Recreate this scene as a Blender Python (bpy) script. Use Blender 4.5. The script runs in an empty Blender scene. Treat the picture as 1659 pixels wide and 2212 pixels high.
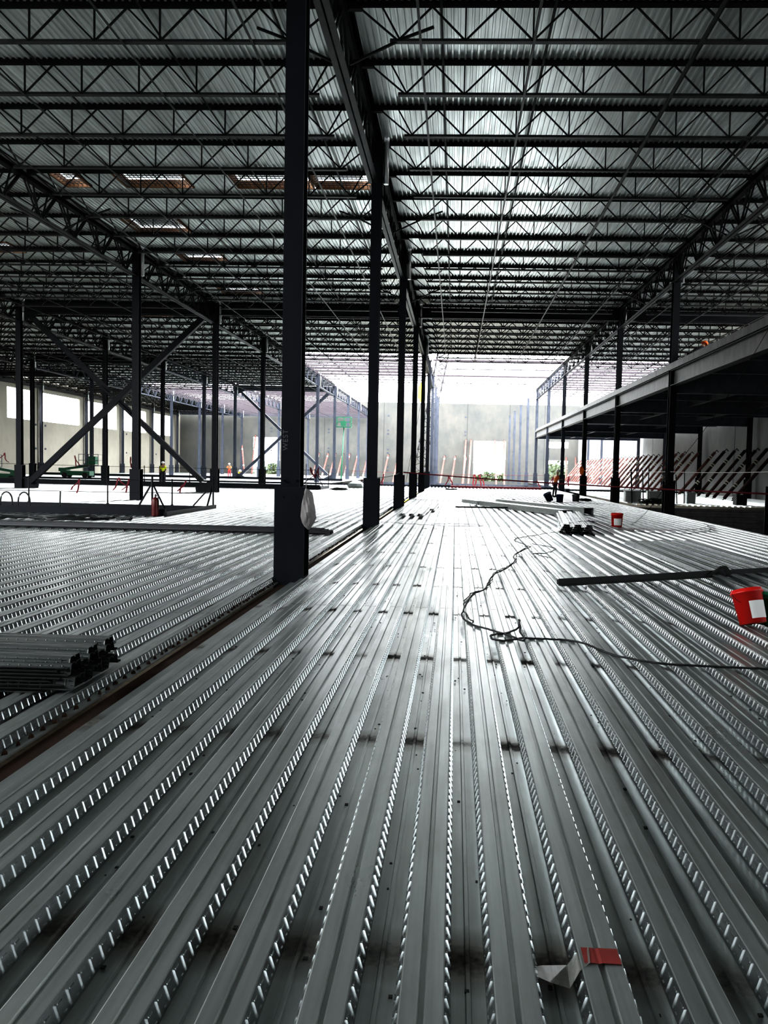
import bpy, bmesh, math, random
from mathutils import Vector, Matrix
random.seed(7)
PI = math.pi
COL = bpy.context.scene.collection
SC = bpy.context.scene

# ------------------------------------------------------------------ layout
S = 12.19                      # structural bay
RX = lambda r: -2.54 + r * S   # column rows, left to right
KY = lambda k: 12.44 + k * S   # column lines, away from the camera
JY = lambda n: 24.8 + n * 2.438
ZR = 11.50                     # top of girders
FP = 0.3175                    # floor deck pitch

# ------------------------------------------------------------------ materials
def mat(name, col=(.5, .5, .5), rough=.5, metal=0., spec=.5):
    m = bpy.data.materials.new(name); m.use_nodes = True
    b = m.node_tree.nodes['Principled BSDF']
    b.inputs['Base Color'].default_value = (*col, 1)
    b.inputs['Roughness'].default_value = rough
    b.inputs['Metallic'].default_value = metal
    b.inputs['Specular IOR Level'].default_value = spec
    return m
class N:
    def __init__(s, m): s.t = m.node_tree; s.b = s.t.nodes['Principled BSDF']
    def n(s, typ, **kw):
        x = s.t.nodes.new(typ)
        for k, v in kw.items(): setattr(x, k, v)
        return x
    def l(s, a, b): s.t.links.new(a, b)
    def math(s, op, a, b=None, c=None):
        x = s.n('ShaderNodeMath', operation=op)
        for i, v in enumerate((a, b, c)):
            if v is None: continue
            if isinstance(v, (int, float)): x.inputs[i].default_value = v
            else: s.l(v, x.inputs[i])
        return x.outputs[0]
    def coord(s, scale=(1, 1, 1)):
        tc = s.n('ShaderNodeTexCoord'); mp = s.n('ShaderNodeMapping'); mp.inputs['Scale'].default_value = scale
        s.l(tc.outputs['Object'], mp.inputs[0]); return mp.outputs[0]
    def noise(s, scale, detail=4, sc=(1, 1, 1), rough=.55):
        x = s.n('ShaderNodeTexNoise'); x.inputs['Scale'].default_value = scale
        x.inputs['Detail'].default_value = detail; x.inputs['Roughness'].default_value = rough
        s.l(s.coord(sc), x.inputs['Vector']); return x.outputs['Fac']
    def ramp(s, f, stops):
        x = s.n('ShaderNodeValToRGB'); s.l(f, x.inputs[0]); e = x.color_ramp.elements
        while len(e) < len(stops): e.new(.5)
        for i, (p, c) in enumerate(stops): e[i].position = p; e[i].color = (*c, 1) if len(c) == 3 else c
        return x.outputs[0]
    def mix(s, f, a, b):
        x = s.n('ShaderNodeMix', data_type='RGBA')
        if isinstance(f, (int, float)): x.inputs[0].default_value = f
        else: s.l(f, x.inputs[0])
        for i, v in ((6, a), (7, b)):
            if isinstance(v, tuple): x.inputs[i].default_value = (*v, 1)
            else: s.l(v, x.inputs[i])
        return x.outputs[2]
    def xyz(s):
        tc = s.n('ShaderNodeTexCoord'); sp = s.n('ShaderNodeSeparateXYZ'); s.l(tc.outputs['Object'], sp.inputs[0]); return sp.outputs
    def bump(s, h, strength=.3, dist=.01):
        x = s.n('ShaderNodeBump'); x.inputs['Strength'].default_value = strength; x.inputs['Distance'].default_value = dist
        s.l(h, x.inputs['Height']); s.l(x.outputs[0], s.b.inputs['Normal'])

def galv(name, base=.52, metal=.9, r0=.22, r1=.42, emboss=False, burns=False, wav=.06, tint=(.945, 1., .98), streak=(9, .35, 9), dirt=.4, ribvar=0.):
    """galvanised sheet: streaked along its length, smudged, with optional web embossments and burnt puddle welds"""
    m = mat(name, (base,) * 3, .35, metal); g = N(m)
    a = g.noise(2.2, 5, streak); b = g.noise(1.1, 6, (1.2, .6, 1.2), .65); c = g.noise(45, 3, (1, .5, 1))
    col = g.ramp(a, [(.25, tuple(base * .72 * t for t in tint)), (.75, tuple(base * 1.12 * t for t in tint))])
    grime = g.ramp(b, [(.46, (0, 0, 0)), (.72, (dirt, dirt, dirt))])
    col = g.mix(grime, col, (.16, .155, .135))
    spk = g.ramp(c, [(.66, (0, 0, 0)), (.8, (.35, .35, .35))])
    if ribvar:
        xx = g.xyz(); wn_ = g.n('ShaderNodeTexWhiteNoise', noise_dimensions='1D'); g.l(g.math('FLOOR', g.math('DIVIDE', xx[0], .0762)), wn_.inputs['W'])
        k_ = g.math('MULTIPLY_ADD', wn_.outputs[0], -ribvar, 1.); up = g.math('GREATER_THAN', xx[2], 11.63); k_ = g.math('SUBTRACT', k_, g.math('MULTIPLY', up, .06))  # upper flutes a little darker: recess shade put into the colour
        cb_ = g.n('ShaderNodeCombineXYZ')
        for q_ in range(3): g.l(k_, cb_.inputs[q_])
        mm = g.n('ShaderNodeMix', data_type='RGBA', blend_type='MULTIPLY'); mm.inputs[0].default_value = 1.; g.l(col, mm.inputs[6]); g.l(cb_.outputs[0], mm.inputs[7]); col = mm.outputs[2]
    rr = g.math('MULTIPLY_ADD', b, (r1 - r0) * 1.6, r0 - .3 * (r1 - r0))
    if burns:
        x = g.xyz()
        # rows of welds over the supporting beams, in the bottom of each flute
        q = g.math('DIVIDE', g.math('SUBTRACT', g.math('SUBTRACT', x[1], 2.93), g.math('MULTIPLY', x[0], -.06)), 2.38)
        fy = g.math('MULTIPLY', g.math('SUBTRACT', q, g.math('ROUND', q)), 2.38)
        ix = g.math('ROUND', g.math('DIVIDE', g.math('ADD', x[0], .07 + FP * .5), FP * .5))
        wn = g.n('ShaderNodeTexWhiteNoise'); cb = g.n('ShaderNodeCombineXYZ'); g.l(ix, cb.inputs[0]); g.l(g.math('ROUND', q), cb.inputs[1]); g.l(cb.outputs[0], wn.inputs[0])
        low = g.math('LESS_THAN', x[2], .045)
        d = g.math('ADD', g.math('POWER', g.math('DIVIDE', fy, .085), 2.), g.math('MULTIPLY', g.math('SUBTRACT', g.noise(28, 3), .5), 2.2))
        e = g.n('ShaderNodeMapRange'); e.inputs['From Min'].default_value = 1.5; e.inputs['From Max'].default_value = -.2
        g.l(g.math('ADD', d, g.math('MULTIPLY', wn.outputs[0], 1.1)), e.inputs[0])
        f = g.math('MULTIPLY', g.math('MULTIPLY', e.outputs[0], low), 1.0)
        # brown halo
        h = g.n('ShaderNodeMapRange'); h.inputs['From Min'].default_value = 4.5; h.inputs['From Max'].default_value = .5
        g.l(g.math('ADD', g.math('POWER', g.math('DIVIDE', fy, .11), 2.), g.math('MULTIPLY', wn.outputs[0], 2.4)), h.inputs[0])
        col = g.mix(g.math('MULTIPLY', g.math('MULTIPLY', h.outputs[0], low), .75), col, (.10, .075, .045))
        col = g.mix(f, col, (.012, .009, .007))
        g.l(g.math('MULTIPLY', g.math('SUBTRACT', 1., f), metal), g.b.inputs['Metallic'])
        rr = g.math('ADD', rr, g.math('MULTIPLY', f, .5))
    g.l(col, g.b.inputs['Base Color']); g.l(rr, g.b.inputs['Roughness'])
    if emboss:
        x = g.xyz()
        u = g.math('FRACT', g.math('DIVIDE', x[1], .084))
        def tri(v, c0, w):   # smooth hump centred c0, half width w
            return g.math('MAXIMUM', g.math('SUBTRACT', 1., g.math('DIVIDE', g.math('ABSOLUTE', g.math('SUBTRACT', v, c0)), w)), 0.)
        bar = g.math('MULTIPLY', tri(u, .14, .11), g.math('LESS_THAN', g.math('ABSOLUTE', g.math('SUBTRACT', x[2], .039)), .024))
        tick = g.math('MULTIPLY', tri(x[2], .053, .006), g.math('LESS_THAN', g.math('ABSOLUTE', g.math('SUBTRACT', u, .66)), .22))
        tick2 = g.math('MULTIPLY', tri(x[2], .020, .006), g.math('LESS_THAN', g.math('ABSOLUTE', g.math('SUBTRACT', u, .5)), .14))
        g.bump(g.math('MAXIMUM', bar, g.math('MAXIMUM', tick, tick2)), .8, .006)
    elif wav:
        g.bump(g.noise(1.6, 2, (1.5, .5, 1.5)), wav, .02)
    return m

M = {}
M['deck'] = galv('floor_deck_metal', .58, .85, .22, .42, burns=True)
M['deck_web'] = galv('floor_deck_web', .40, .95, .18, .32, tint=(.95, 1, 1), dirt=.2)  # kept dark so the painted glint of the ridges stands out
M['deck_far'] = galv('far_deck_metal', .60, .8, .25, .4, dirt=.15)
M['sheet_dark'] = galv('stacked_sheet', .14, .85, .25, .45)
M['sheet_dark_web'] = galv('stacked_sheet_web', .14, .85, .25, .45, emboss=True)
M['sheet_pale'] = galv('pale_sheet', .6, .6, .3, .5, dirt=.1)
M['roof'] = galv('roof_deck_metal', .98, .5, .25, .40, tint=(.95, 1., .985), streak=(3, .25, 3), dirt=.12, wav=.0, ribvar=.22)
M['sheet_black'] = mat('rough_black_sheet', (.03, .03, .032), .5, .5)  # one even, rough dark metal for the long sheets
M['ridge'] = mat('pressed_ridge_metal', (.62, .64, .64), .21, 1.)  # brighter than the web it belongs to: glint put into the colour
M['mezz_under'] = None
def paint(name, col, rough=.5, var=.25):
    m = mat(name, col, rough); g = N(m)
    f = g.noise(3, 5, (1, 1, .5)); b_ = g.b; b_.inputs['Specular IOR Level'].default_value = .3; g.l(g.ramp(f, [(.3, tuple(c * (1 - var) for c in col)), (.7, tuple(c * (1 + var) for c in col))]), g.b.inputs['Base Color'])
    return m
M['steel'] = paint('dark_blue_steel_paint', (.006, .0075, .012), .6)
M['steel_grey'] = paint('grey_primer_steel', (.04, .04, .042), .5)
M['steel_far'] = paint('hazed_blue_grey_steel', (.055, .062, .082), .5)  # far steel, lighter and bluer: haze put into the colour
M['joist_far'] = paint('hazed_joist_steel', (.08, .065, .075), .55)  # paler copy of the joist colour with distance haze mixed in
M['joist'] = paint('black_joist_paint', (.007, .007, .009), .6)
M['mezz'] = paint('mezzanine_grey_primer', (.12, .12, .12), .5)
M['mezz_under'] = paint('mezzanine_underside_steel', (.16, .17, .2), .4)
M['black'] = mat('black_rubber', (.012, .012, .012), .6)
M['rust'] = paint('rust_brown_flange', (.030, .015, .009), 1., .5)
M['rope_red'] = mat('dark_red_rope', (.12, .006, .012), .7)
M['flag'] = mat('red_flag_ribbon', (.16, .01, .02), .6)
M['red'] = mat('red_bucket_plastic', (.62, .02, .015), .4)
M['white'] = mat('white_label_paper', (.75, .74, .72), .6)
M['blue'] = mat('navy_bucket_plastic', (.01, .02, .07), .4)
M['greyb'] = mat('grey_bucket_plastic', (.12, .13, .13), .5)
M['green'] = mat('green_machine_paint', (.02, .12, .065), .4)
M['green_b'] = mat('dark_green_plastic', (.01, .12, .06), .45)
M['yellow'] = mat('yellow_paint', (.85, .75, .03), .45)
M['hivis'] = mat('yellow_safety_fabric', (.75, .85, .02), .7)
M['orange'] = mat('orange_safety_fabric', (.85, .20, .04), .7)
M['trouser'] = mat('dark_work_trousers', (.03, .03, .04), .8)
M['redtrouser'] = mat('red_trousers', (.5, .06, .07), .8)
M['skin'] = mat('skin', (.35, .2, .13), .55)
M['hat'] = mat('white_hard_hat', (.75, .75, .73), .3)
M['wood'] = paint('orange_curb_timber', (.16, .085, .045), .7)
M['pipe_stub'] = mat('galvanised_pipe', (.6, .61, .61), .35, .6)
M['brace'] = paint('red_brown_brace_paint', (.21, .10, .085), .6)
M['brace_dark'] = paint('dark_brown_brace_paint', (.07, .04, .035), .6)
M['band'] = mat('pale_tape_band', (.72, .72, .6), .7)
M['lens'] = mat('skylight_panel', (.5, .55, .55), .5)
M['dirt'] = paint('bare_earth', (.20, .17, .13), .95)
# concrete
def concrete(name, c0, c1):
    m = mat(name, c0, .85); g = N(m)
    a = g.noise(.22, 6, (1, 1, 1), .6); b = g.noise(1.3, 5, (1, 1, .5), .6)
    col = g.ramp(g.math('ADD', g.math('MULTIPLY', a, .7), g.math('MULTIPLY', b, .3)), [(.35, c0), (.5, tuple((p + q) / 2 for p, q in zip(c0, c1))), (.62, c1)])
    g.l(col, g.b.inputs['Base Color']); g.bump(b, .2, .05); return m
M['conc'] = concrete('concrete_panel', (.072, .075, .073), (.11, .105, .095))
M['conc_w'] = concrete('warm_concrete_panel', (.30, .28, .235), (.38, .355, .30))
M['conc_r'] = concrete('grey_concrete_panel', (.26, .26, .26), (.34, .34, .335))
M['joint'] = mat('panel_joint', (.05, .05, .05), .9)
M['hill'] = paint('hazy_hills', (.085, .11, .11), 1., .12)
M['leaf'] = paint('tree_leaves', (.055, .07, .035), .9, .6)
M['leaf2'] = paint('pale_tree_leaves', (.08, .10, .06), .9, .5)
M['bark'] = mat('bark', (.12, .09, .06), .9)
M['bag'] = mat('white_plastic_bag', (.22, .2, .2), .45)
M['bag'].node_tree.nodes['Principled BSDF'].inputs['Transmission Weight'].default_value = .15
M['tape_red'] = paint('red_printed_tape', (.20, .035, .03), .5, .3)
M['tape_clear'] = mat('crumpled_clear_film', (.14, .14, .125), .25)
M['tape_clear'].node_tree.nodes['Principled BSDF'].inputs['Alpha'].default_value = .75
M['chalk'] = mat('chalk_lettering', (.13, .13, .14), .9)

# ------------------------------------------------------------------ mesh helpers
class MB:
    def __init__(s): s.bm = bmesh.new()
    def quad(s, pts, mi=0):
        f = s.bm.faces.new([s.bm.verts.new(p) for p in pts]); f.material_index = mi; return f
    def box(s, x0, x1, y0, y1, z0, z1, mi=0):
        v = [s.bm.verts.new(p) for p in ((x0, y0, z0), (x1, y0, z0), (x1, y1, z0), (x0, y1, z0), (x0, y0, z1), (x1, y0, z1), (x1, y1, z1), (x0, y1, z1))]
        for f in ((0, 3, 2, 1), (4, 5, 6, 7), (0, 1, 5, 4), (1, 2, 6, 5), (2, 3, 7, 6), (3, 0, 4, 7)):
            s.bm.faces.new([v[i] for i in f]).material_index = mi
        return s
    def bar(s, a, b, w, h=None, mi=0, up=(0, 0, 1)):
        """rectangular bar from a to b"""
        h = h or w; a = Vector(a); b = Vector(b); d = (b - a).normalized(); u = Vector(up)
        if abs(d.dot(u)) > .98: u = Vector((1, 0, 0))
        r = d.cross(u).normalized(); u = r.cross(d).normalized()
        v = [s.bm.verts.new(p + r * (sx * w / 2) + u * (sz * h / 2)) for p in (a, b) for sx, sz in ((-1, -1), (1, -1), (1, 1), (-1, 1))]
        for f in ((0, 1, 2, 3), (7, 6, 5, 4), (0, 4, 5, 1), (1, 5, 6, 2), (2, 6, 7, 3), (3, 7, 4, 0)):
            s.bm.faces.new([v[i] for i in f]).material_index = mi
        return s
    def angle(s, a, b, leg, t, side=1, mi=0):
        """L section: horizontal leg and vertical leg, between a and b (a level run)"""
        a = Vector(a); b = Vector(b); d = (b - a).normalized(); r = d.cross(Vector((0, 0, 1))).normalized() * side
        s.bar(a + r * leg / 2, b + r * leg / 2, leg, t, mi); s.bar(a + r * t / 2 + Vector((0, 0, leg / 2)), b + r * t / 2 + Vector((0, 0, leg / 2)), t, leg, mi)
        return s
    def tube(s, pts, r, seg=6, mi=0, smooth=True, caps=True):
        pts = [Vector(p) for p in pts]; rings = []; n = len(pts)
        rr = r if isinstance(r, (list, tuple)) else [r] * n
        ref = Vector((0, 0, 1))
        for i, p in enumerate(pts):
            d = (pts[min(i + 1, n - 1)] - pts[max(i - 1, 0)])
            d = d.normalized() if d.length > 1e-9 else Vector((0, 0, 1))
            q = ref if abs(d.dot(ref)) < .95 else Vector((1, 0, 0))
            u = d.cross(q).normalized(); v = u.cross(d).normalized()
            rings.append([s.bm.verts.new(p + (u * math.cos(2 * PI * k / seg) + v * math.sin(2 * PI * k / seg)) * rr[i]) for k in range(seg)])
        for A, B in zip(rings, rings[1:]):
            for k in range(seg):
                f = s.bm.faces.new((A[k], A[(k + 1) % seg], B[(k + 1) % seg], B[k])); f.material_index = mi; f.smooth = smooth
        if caps:
            for R in (rings[0], rings[-1]):
                try: s.bm.faces.new(R).material_index = mi
                except ValueError: pass
        return s
    def lathe(s, prof, c=(0, 0, 0), seg=20, mi=0, smooth=True):
        rings = []
        for r, z in prof:
            rings.append([s.bm.verts.new((c[0] + r * math.cos(2 * PI * k / seg), c[1] + r * math.sin(2 * PI * k / seg), c[2] + z)) for k in range(seg)])
        for A, B in zip(rings, rings[1:]):
            for k in range(seg):
                f = s.bm.faces.new((A[k], A[(k + 1) % seg], B[(k + 1) % seg], B[k])); f.material_index = mi; f.smooth = smooth
        return s
    def ibeam(s, a, b, depth, width, tf=.02, tw=.012, mi=0):
        """I beam lying between a and b (top centre line at a,b)"""
        a = Vector(a); b = Vector(b); z = Vector((0, 0, 1))
        s.bar(a - z * tf / 2, b - z * tf / 2, width, tf, mi); s.bar(a - z * (depth - tf / 2), b - z * (depth - tf / 2), width, tf, mi)
        s.bar(a - z * depth / 2, b - z * depth / 2, tw, depth - 2 * tf, mi); return s
    def build(s, name, mats, parent=None):
        me = bpy.data.meshes.new(name); bmesh.ops.recalc_face_normals(s.bm, faces=s.bm.faces); s.bm.to_mesh(me); s.bm.free()
        for m in (mats if isinstance(mats, (list, tuple)) else [mats]): me.materials.append(m)
        o = bpy.data.objects.new(name, me); COL.objects.link(o)
        if parent: o.parent = parent
        return o
def tag(o, label, cat, group=None, kind=None):
    if label: o['label'] = label
    if cat: o['category'] = cat
    if group: o['group'] = group
    if kind: o['kind'] = kind
    return o
def empty(name, loc=(0, 0, 0), rz=0):
    o = bpy.data.objects.new(name, None); o.empty_display_size = .2; COL.objects.link(o); o.location = loc; o.rotation_euler = (0, 0, rz); return o
def copy_tree(o, parent=None):
    c = o.copy(); COL.objects.link(c); c.parent = parent
    for ch in list(o.children): copy_tree(ch, c)
    return c
def struct(o): o['kind'] = 'structure'; return o
ORD = lambda n: {1: 'first', 2: 'second', 3: 'third', 4: 'fourth', 5: 'fifth', 6: 'sixth', 7: 'seventh', 8: 'eighth', 9: 'ninth', 10: 'tenth'}.get(n, f'{n}th' if n % 10 not in (1, 2, 3) or n in (11, 12, 13) else f"{n}{['st','nd','rd'][n % 10 - 1]}")

# ------------------------------------------------------------------ corrugated floor deck
def floor_profile():
    k = FP / .3048
    p = [(-.1524, .011), (-.1455, .011), (-.1415, 0), (-.094, 0), (-.0715, .0755), (-.067, .078), (-.013, .078), (-.008, .064), (.008, .064), (.013, .078), (.067, .078), (.0715, .0755), (.094, 0), (.1415, 0), (.1455, .011), (.1524, .011)]
    return [(x * k, z) for x, z in p]
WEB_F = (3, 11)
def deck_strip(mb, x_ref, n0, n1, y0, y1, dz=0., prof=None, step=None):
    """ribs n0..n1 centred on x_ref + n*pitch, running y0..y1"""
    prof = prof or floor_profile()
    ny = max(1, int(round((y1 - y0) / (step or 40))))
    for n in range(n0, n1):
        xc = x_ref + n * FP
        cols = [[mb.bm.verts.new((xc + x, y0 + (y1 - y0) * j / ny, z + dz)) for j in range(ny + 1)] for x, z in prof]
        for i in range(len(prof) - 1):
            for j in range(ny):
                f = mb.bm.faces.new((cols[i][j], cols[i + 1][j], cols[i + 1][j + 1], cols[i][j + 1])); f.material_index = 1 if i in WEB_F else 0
        # thin end lip facing the camera where one sheet laps over the last
        for i in range(len(prof) - 1):
            (xa, za), (xb, zb) = prof[i], prof[i + 1]
            mb.quad([(xc + xa, y0, za + dz), (xc + xb, y0, zb + dz), (xc + xb, y0, zb + dz - .0035), (xc + xa, y0, za + dz - .0035)], 2)
dark = mat('sheet_edge', (.02, .02, .02), .6)
XREF = -.07
nR0, nR1 = math.ceil((-2.49 - XREF) / FP + .5), math.floor((9.42 - XREF) / FP + .5)
mb = MB()
seams = [-12., -3.9, 3.12, 10.1, 17.2, 24.3, 31.4, 38.5, 45.6, 52.7, 59.8, 66.9, 76.0]
for i, (a, b) in enumerate(zip(seams, seams[1:])):
    deck_strip(mb, XREF, nR0, nR1, a, b + (.03 if b < 76 else 0), .0018 * (i % 2))
struct(mb.build('floor', [M['deck'], M['deck_web'], dark]))
# deck left of the column line
XL = -2.899
nl = lambda x: round((x - XL) / FP)
mb = MB()
sl = [-10., 9.3, 16.4, 26.2]
for i, (a, b) in enumerate(zip(sl, sl[1:])):
    deck_strip(mb, XL, nl(-20 if b < 20 else -27.2), 1, a, b + (.03 if b < 26 else 0), .0018 * (i % 2))
deck_strip(mb, XL, nl(-9.6), 1, 26.2, 31.6, .009)
struct(mb.build('floor_left', [M['deck'], M['deck_web'], dark]))
mb = MB()
deck_strip(mb, XL, nl(-39), 1, 31.6, 59.0)
deck_strip(mb, XL, nl(-39), nl(-33.2), 59.0, 63.0); deck_strip(mb, XL, nl(-10), 1, 59.0, 63.0)
deck_strip(mb, XL, nl(-39), 1, 63.0, 76.0)
struct(mb.build('floor_left_far', [M['deck'], M['deck_web'], dark]))
mb = MB(); deck_strip(mb, XL, nl(-51), nl(-13.2), 78.5, 147.5)
struct(mb.build('floor_far', [M['deck_far'], M['deck_far'], dark]))
mb = MB(); deck_strip(mb, XREF, math.ceil((10.1 - XREF) / FP), math.floor((22.2 - XREF) / FP), 46.0, 73.0)
struct(mb.build('floor_right_far', [M['deck_far'], M['deck_far'], dark]))
mb = MB(); mb.box(13, 22.3, 74.5, 148.5, -.35, -.03)
struct(mb.build('floor_slab_right', M['conc_r']))
def ridges(name, parent, x_ref, n0, n1, y0, y1, sides, xlim=None):
    """the pressed bars and dimples on the rib webs, modelled"""
    k = FP / .3048; V = []; F = []
    xa, xb = .094 * k, .0715 * k
    for n in range(n0, n1):
        xc = x_ref + n * FP
        for sd in sides:
            nx, nz = sd * .96, .28
            def P(z, o): # point on web at height z, offset o
                f = z / .0755; return (xc + sd * (xa + (xb - xa) * f) + nx * o, z + nz * o)
            y = y0 + (n % 3) * .02
            while y < y1:
                if xlim and abs(xc) > xlim(y): y += .084; continue
                for (za, zb, ya, yb, o, bev) in ((.010, .068, 0, .013, .0052, .0048), (.053, .060, .024, .052, .0042, .0025), (.014, .020, .046, .062, .0042, .0025)):
                    b = len(V)
                    for (z, yy, oo) in ((za, ya, 0), (zb, ya, 0), (zb, yb, 0), (za, yb, 0), (za + bev, ya + bev, o), (zb - bev, ya + bev, o), (zb - bev, yb - bev, o), (za + bev, yb - bev, o)):
                        px, pz = P(z, oo); V.append((px, y + yy, pz))
                    for q_ in ((4, 5, 6, 7), (0, 1, 5, 4), (1, 2, 6, 5), (2, 3, 7, 6), (3, 0, 4, 7)): F.append([b + i for i in q_])
                y += .084
    me = bpy.data.meshes.new(name); me.from_pydata(V, [], F); me.materials.append(M['ridge']); o = bpy.data.objects.new(name, me); COL.objects.link(o); o.parent = parent
    return o
fl = bpy.data.objects['floor']; fl2 = bpy.data.objects['floor_left']
for nm, par, xr, a, b, ya, yb, sd in (('pressed_ridges', fl, XREF, nR0, 3, 1.6, 25, (1,)), ('pressed_ridges', fl, XREF, -1, nR1, 1.6, 25, (-1,)), ('pressed_ridges', fl2, XL, nl(-13.2), 1, 3.9, 26, (1,))):
    struct(ridges(nm, par, xr, a, b, ya, yb, sd, xlim=lambda y: .62 * y + 1))
# girder flange showing in the gap of the deck under the first column row
mb = MB()
mb.box(RX(0) - .17, RX(0) + .16, -10, 76, -.09, -.03)
mb.box(-2.742, -2.715, -10, 76, -.004, .011, 1); mb.box(-2.53, XREF + (nR0 - .5) * FP, -10, 76, -.004, .011, 1)
tag(mb.build('floor_girder', [M['rust'], M['deck']]), 'rust brown girder flange showing in the long gap of the floor deck', 'girder')
# burnt weld lumps along the gap
mb = MB()
y = 3.2
while y < 45:
    r = random.uniform(.014, .024)
    mb.lathe([(r, -.01), (r * .9, .012), (r * .4, .026), (0.001, .028)], (-2.745 + random.uniform(-.01, .01), y, .01), 6)
    y += random.uniform(.13, .2)
tag(mb.build('weld_lumps', M['rust']), 'row of burnt weld lumps beside the gap in the floor deck', 'welds', kind='stuff')
# void below
mb = MB(); mb.quad([(-400, -60, -6), (400, -60, -6), (400, 1500, -6), (-400, 1500, -6)])
struct(mb.build('ground', M['dirt']))
# dark corrugated siding closing the drop on the right
mb = MB()
z = -.12
while z > -6:
    mb.quad([(9.9, 45.9, z), (22.3, 45.9, z), (22.3, 45.9, z - .13), (9.9, 45.9, z - .13)]); mb.quad([(9.9, 45.9, z - .13), (22.3, 45.9, z - .13), (22.3, 45.97, z - .16), (9.9, 45.97, z - .16)])
    mb.quad([(9.9, 45.97, z - .16), (22.3, 45.97, z - .16), (22.3, 45.97, z - .27), (9.9, 45.97, z - .27)]); mb.quad([(9.9, 45.97, z - .27), (22.3, 45.97, z - .27), (22.3, 45.9, z - .30), (9.9, 45.9, z - .30)]); z -= .30
struct(mb.build('wall_lower_right', M['mezz']))

# ------------------------------------------------------------------ roof deck
def roof(name, x0, x1, y0, y1, holes=()):
    mb = MB(); P = .1524; n = math.ceil((x1 - x0) / P) + 1; z0 = 11.615; z1 = z0 + .044
    prof = [(0, z1), (.086, z1), (.098, z0), (.1405, z0), (P, z1)]
    for i in range(n):
        xa = x0 + i * P; xm = xa + P / 2
        cuts = [(y0, y1)]
        for hx0, hx1, hy0, hy1 in holes:
            if hx0 < xm < hx1:
                nc = []
                for a, b in cuts:
                    if hy1 <= a or hy0 >= b: nc.append((a, b)); continue
                    if hy0 > a: nc.append((a, hy0))
                    if hy1 < b: nc.append((hy1, b))
                cuts = nc
        for a, b in cuts:
            for (p, zp), (q, zq) in zip(prof, prof[1:]):
                mb.quad([(xa + p, a, zp), (xa + q, a, zq), (xa + q, b, zq), (xa + p, b, zp)])
    return struct(mb.build(name, M['roof']))
SKY = [(-14.1, -13.2, 27.5, 28.9), (-11.9, -9.5, 27.5, 28.9), (-7.9, -5.2, 27.5, 28.9), (-5.1, -3.1, 27.5, 28.9), (-13.7, -11.4, 32.4, 34.7), (-13.3, -11.2, 37.6, 39.5), (-13.5, -11.2, 44.4, 46.8)]
SKY2 = [(-22.5, -20.5, 36.3, 38.), (-21.5, -19.2, 52, 54)]
roof('ceiling_right', RX(0), RX(1), -12, 69.0)
roof('ceiling_left', RX(-1), RX(0), -12, 69.0, SKY)
roof('ceiling_far_left', RX(-2), RX(-1), 8, 98, SKY2)
roof('ceiling_outer_left', RX(-4), RX(-2), 30, 98)
roof('ceiling_outer_left_far', RX(-4), RX(-3), 98, 147)
roof('ceiling_over_mezzanine', RX(1), RX(2) + .4, -12, 71)
struct(MB().box(-52, 24, -12.4, -12, -6, 12.6).build('wall_rear_unseen', M['joist']))  # unseen wall added behind the camera, black to keep light off the columns
def skylight(i, x0, x1, y0, y1, lab):
    t = empty('roof_opening', ((x0 + x1) / 2, (y0 + y1) / 2, 11.6)); tag(t, lab, 'skylight')
    w, d = (x1 - x0) / 2, (y1 - y0) / 2
    mb = MB()
    for sx in (-1, 1): mb.box(sx * w - .03, sx * w + .03, -d, d, -.02, .26)
    for sy in (-1, 1): mb.box(-w, w, sy * d - .03, sy * d + .03, -.02, .26)
    mb.build('timber_curb', M['wood'], t)
    mb = MB()
    k = -w
    while k < w: mb.bar((k, -d, .05), (k, d, .05), .02); k += .15
    k = -d
    while k < d: mb.bar((-w, k, .06), (w, k, .06), .02); k += .2
    mb.build('wire_grid', M['joist'], t)
    if i != 2: MB().box(-w - .1, w - .35, -d - .1, d + .1, .34, .37).build('cover_panel', M['lens'], t)
    else: MB().box(-w - .1, w - .8, -d - .1, d + .1, .34, .37).build('cover_panel', M['lens'], t)
labs = ['narrow bright roof opening with timber curb beside the left girder', 'roof opening with wire grid second from the left girder',
        'roof opening with wire grid and brightest sliver of sky', 'roof opening with orange timber curb beside the central girder',
        'larger roof opening with white edge, behind the front row of openings', 'roof opening with pale edge above the left columns, third row back', 'roof opening fourth row back near the cross beam',
        'roof opening at the left edge of the photo beyond the girder', 'far roof opening over the second bay left']
for i, s_ in enumerate(SKY + SKY2): skylight(i, *s_, labs[i])

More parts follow.
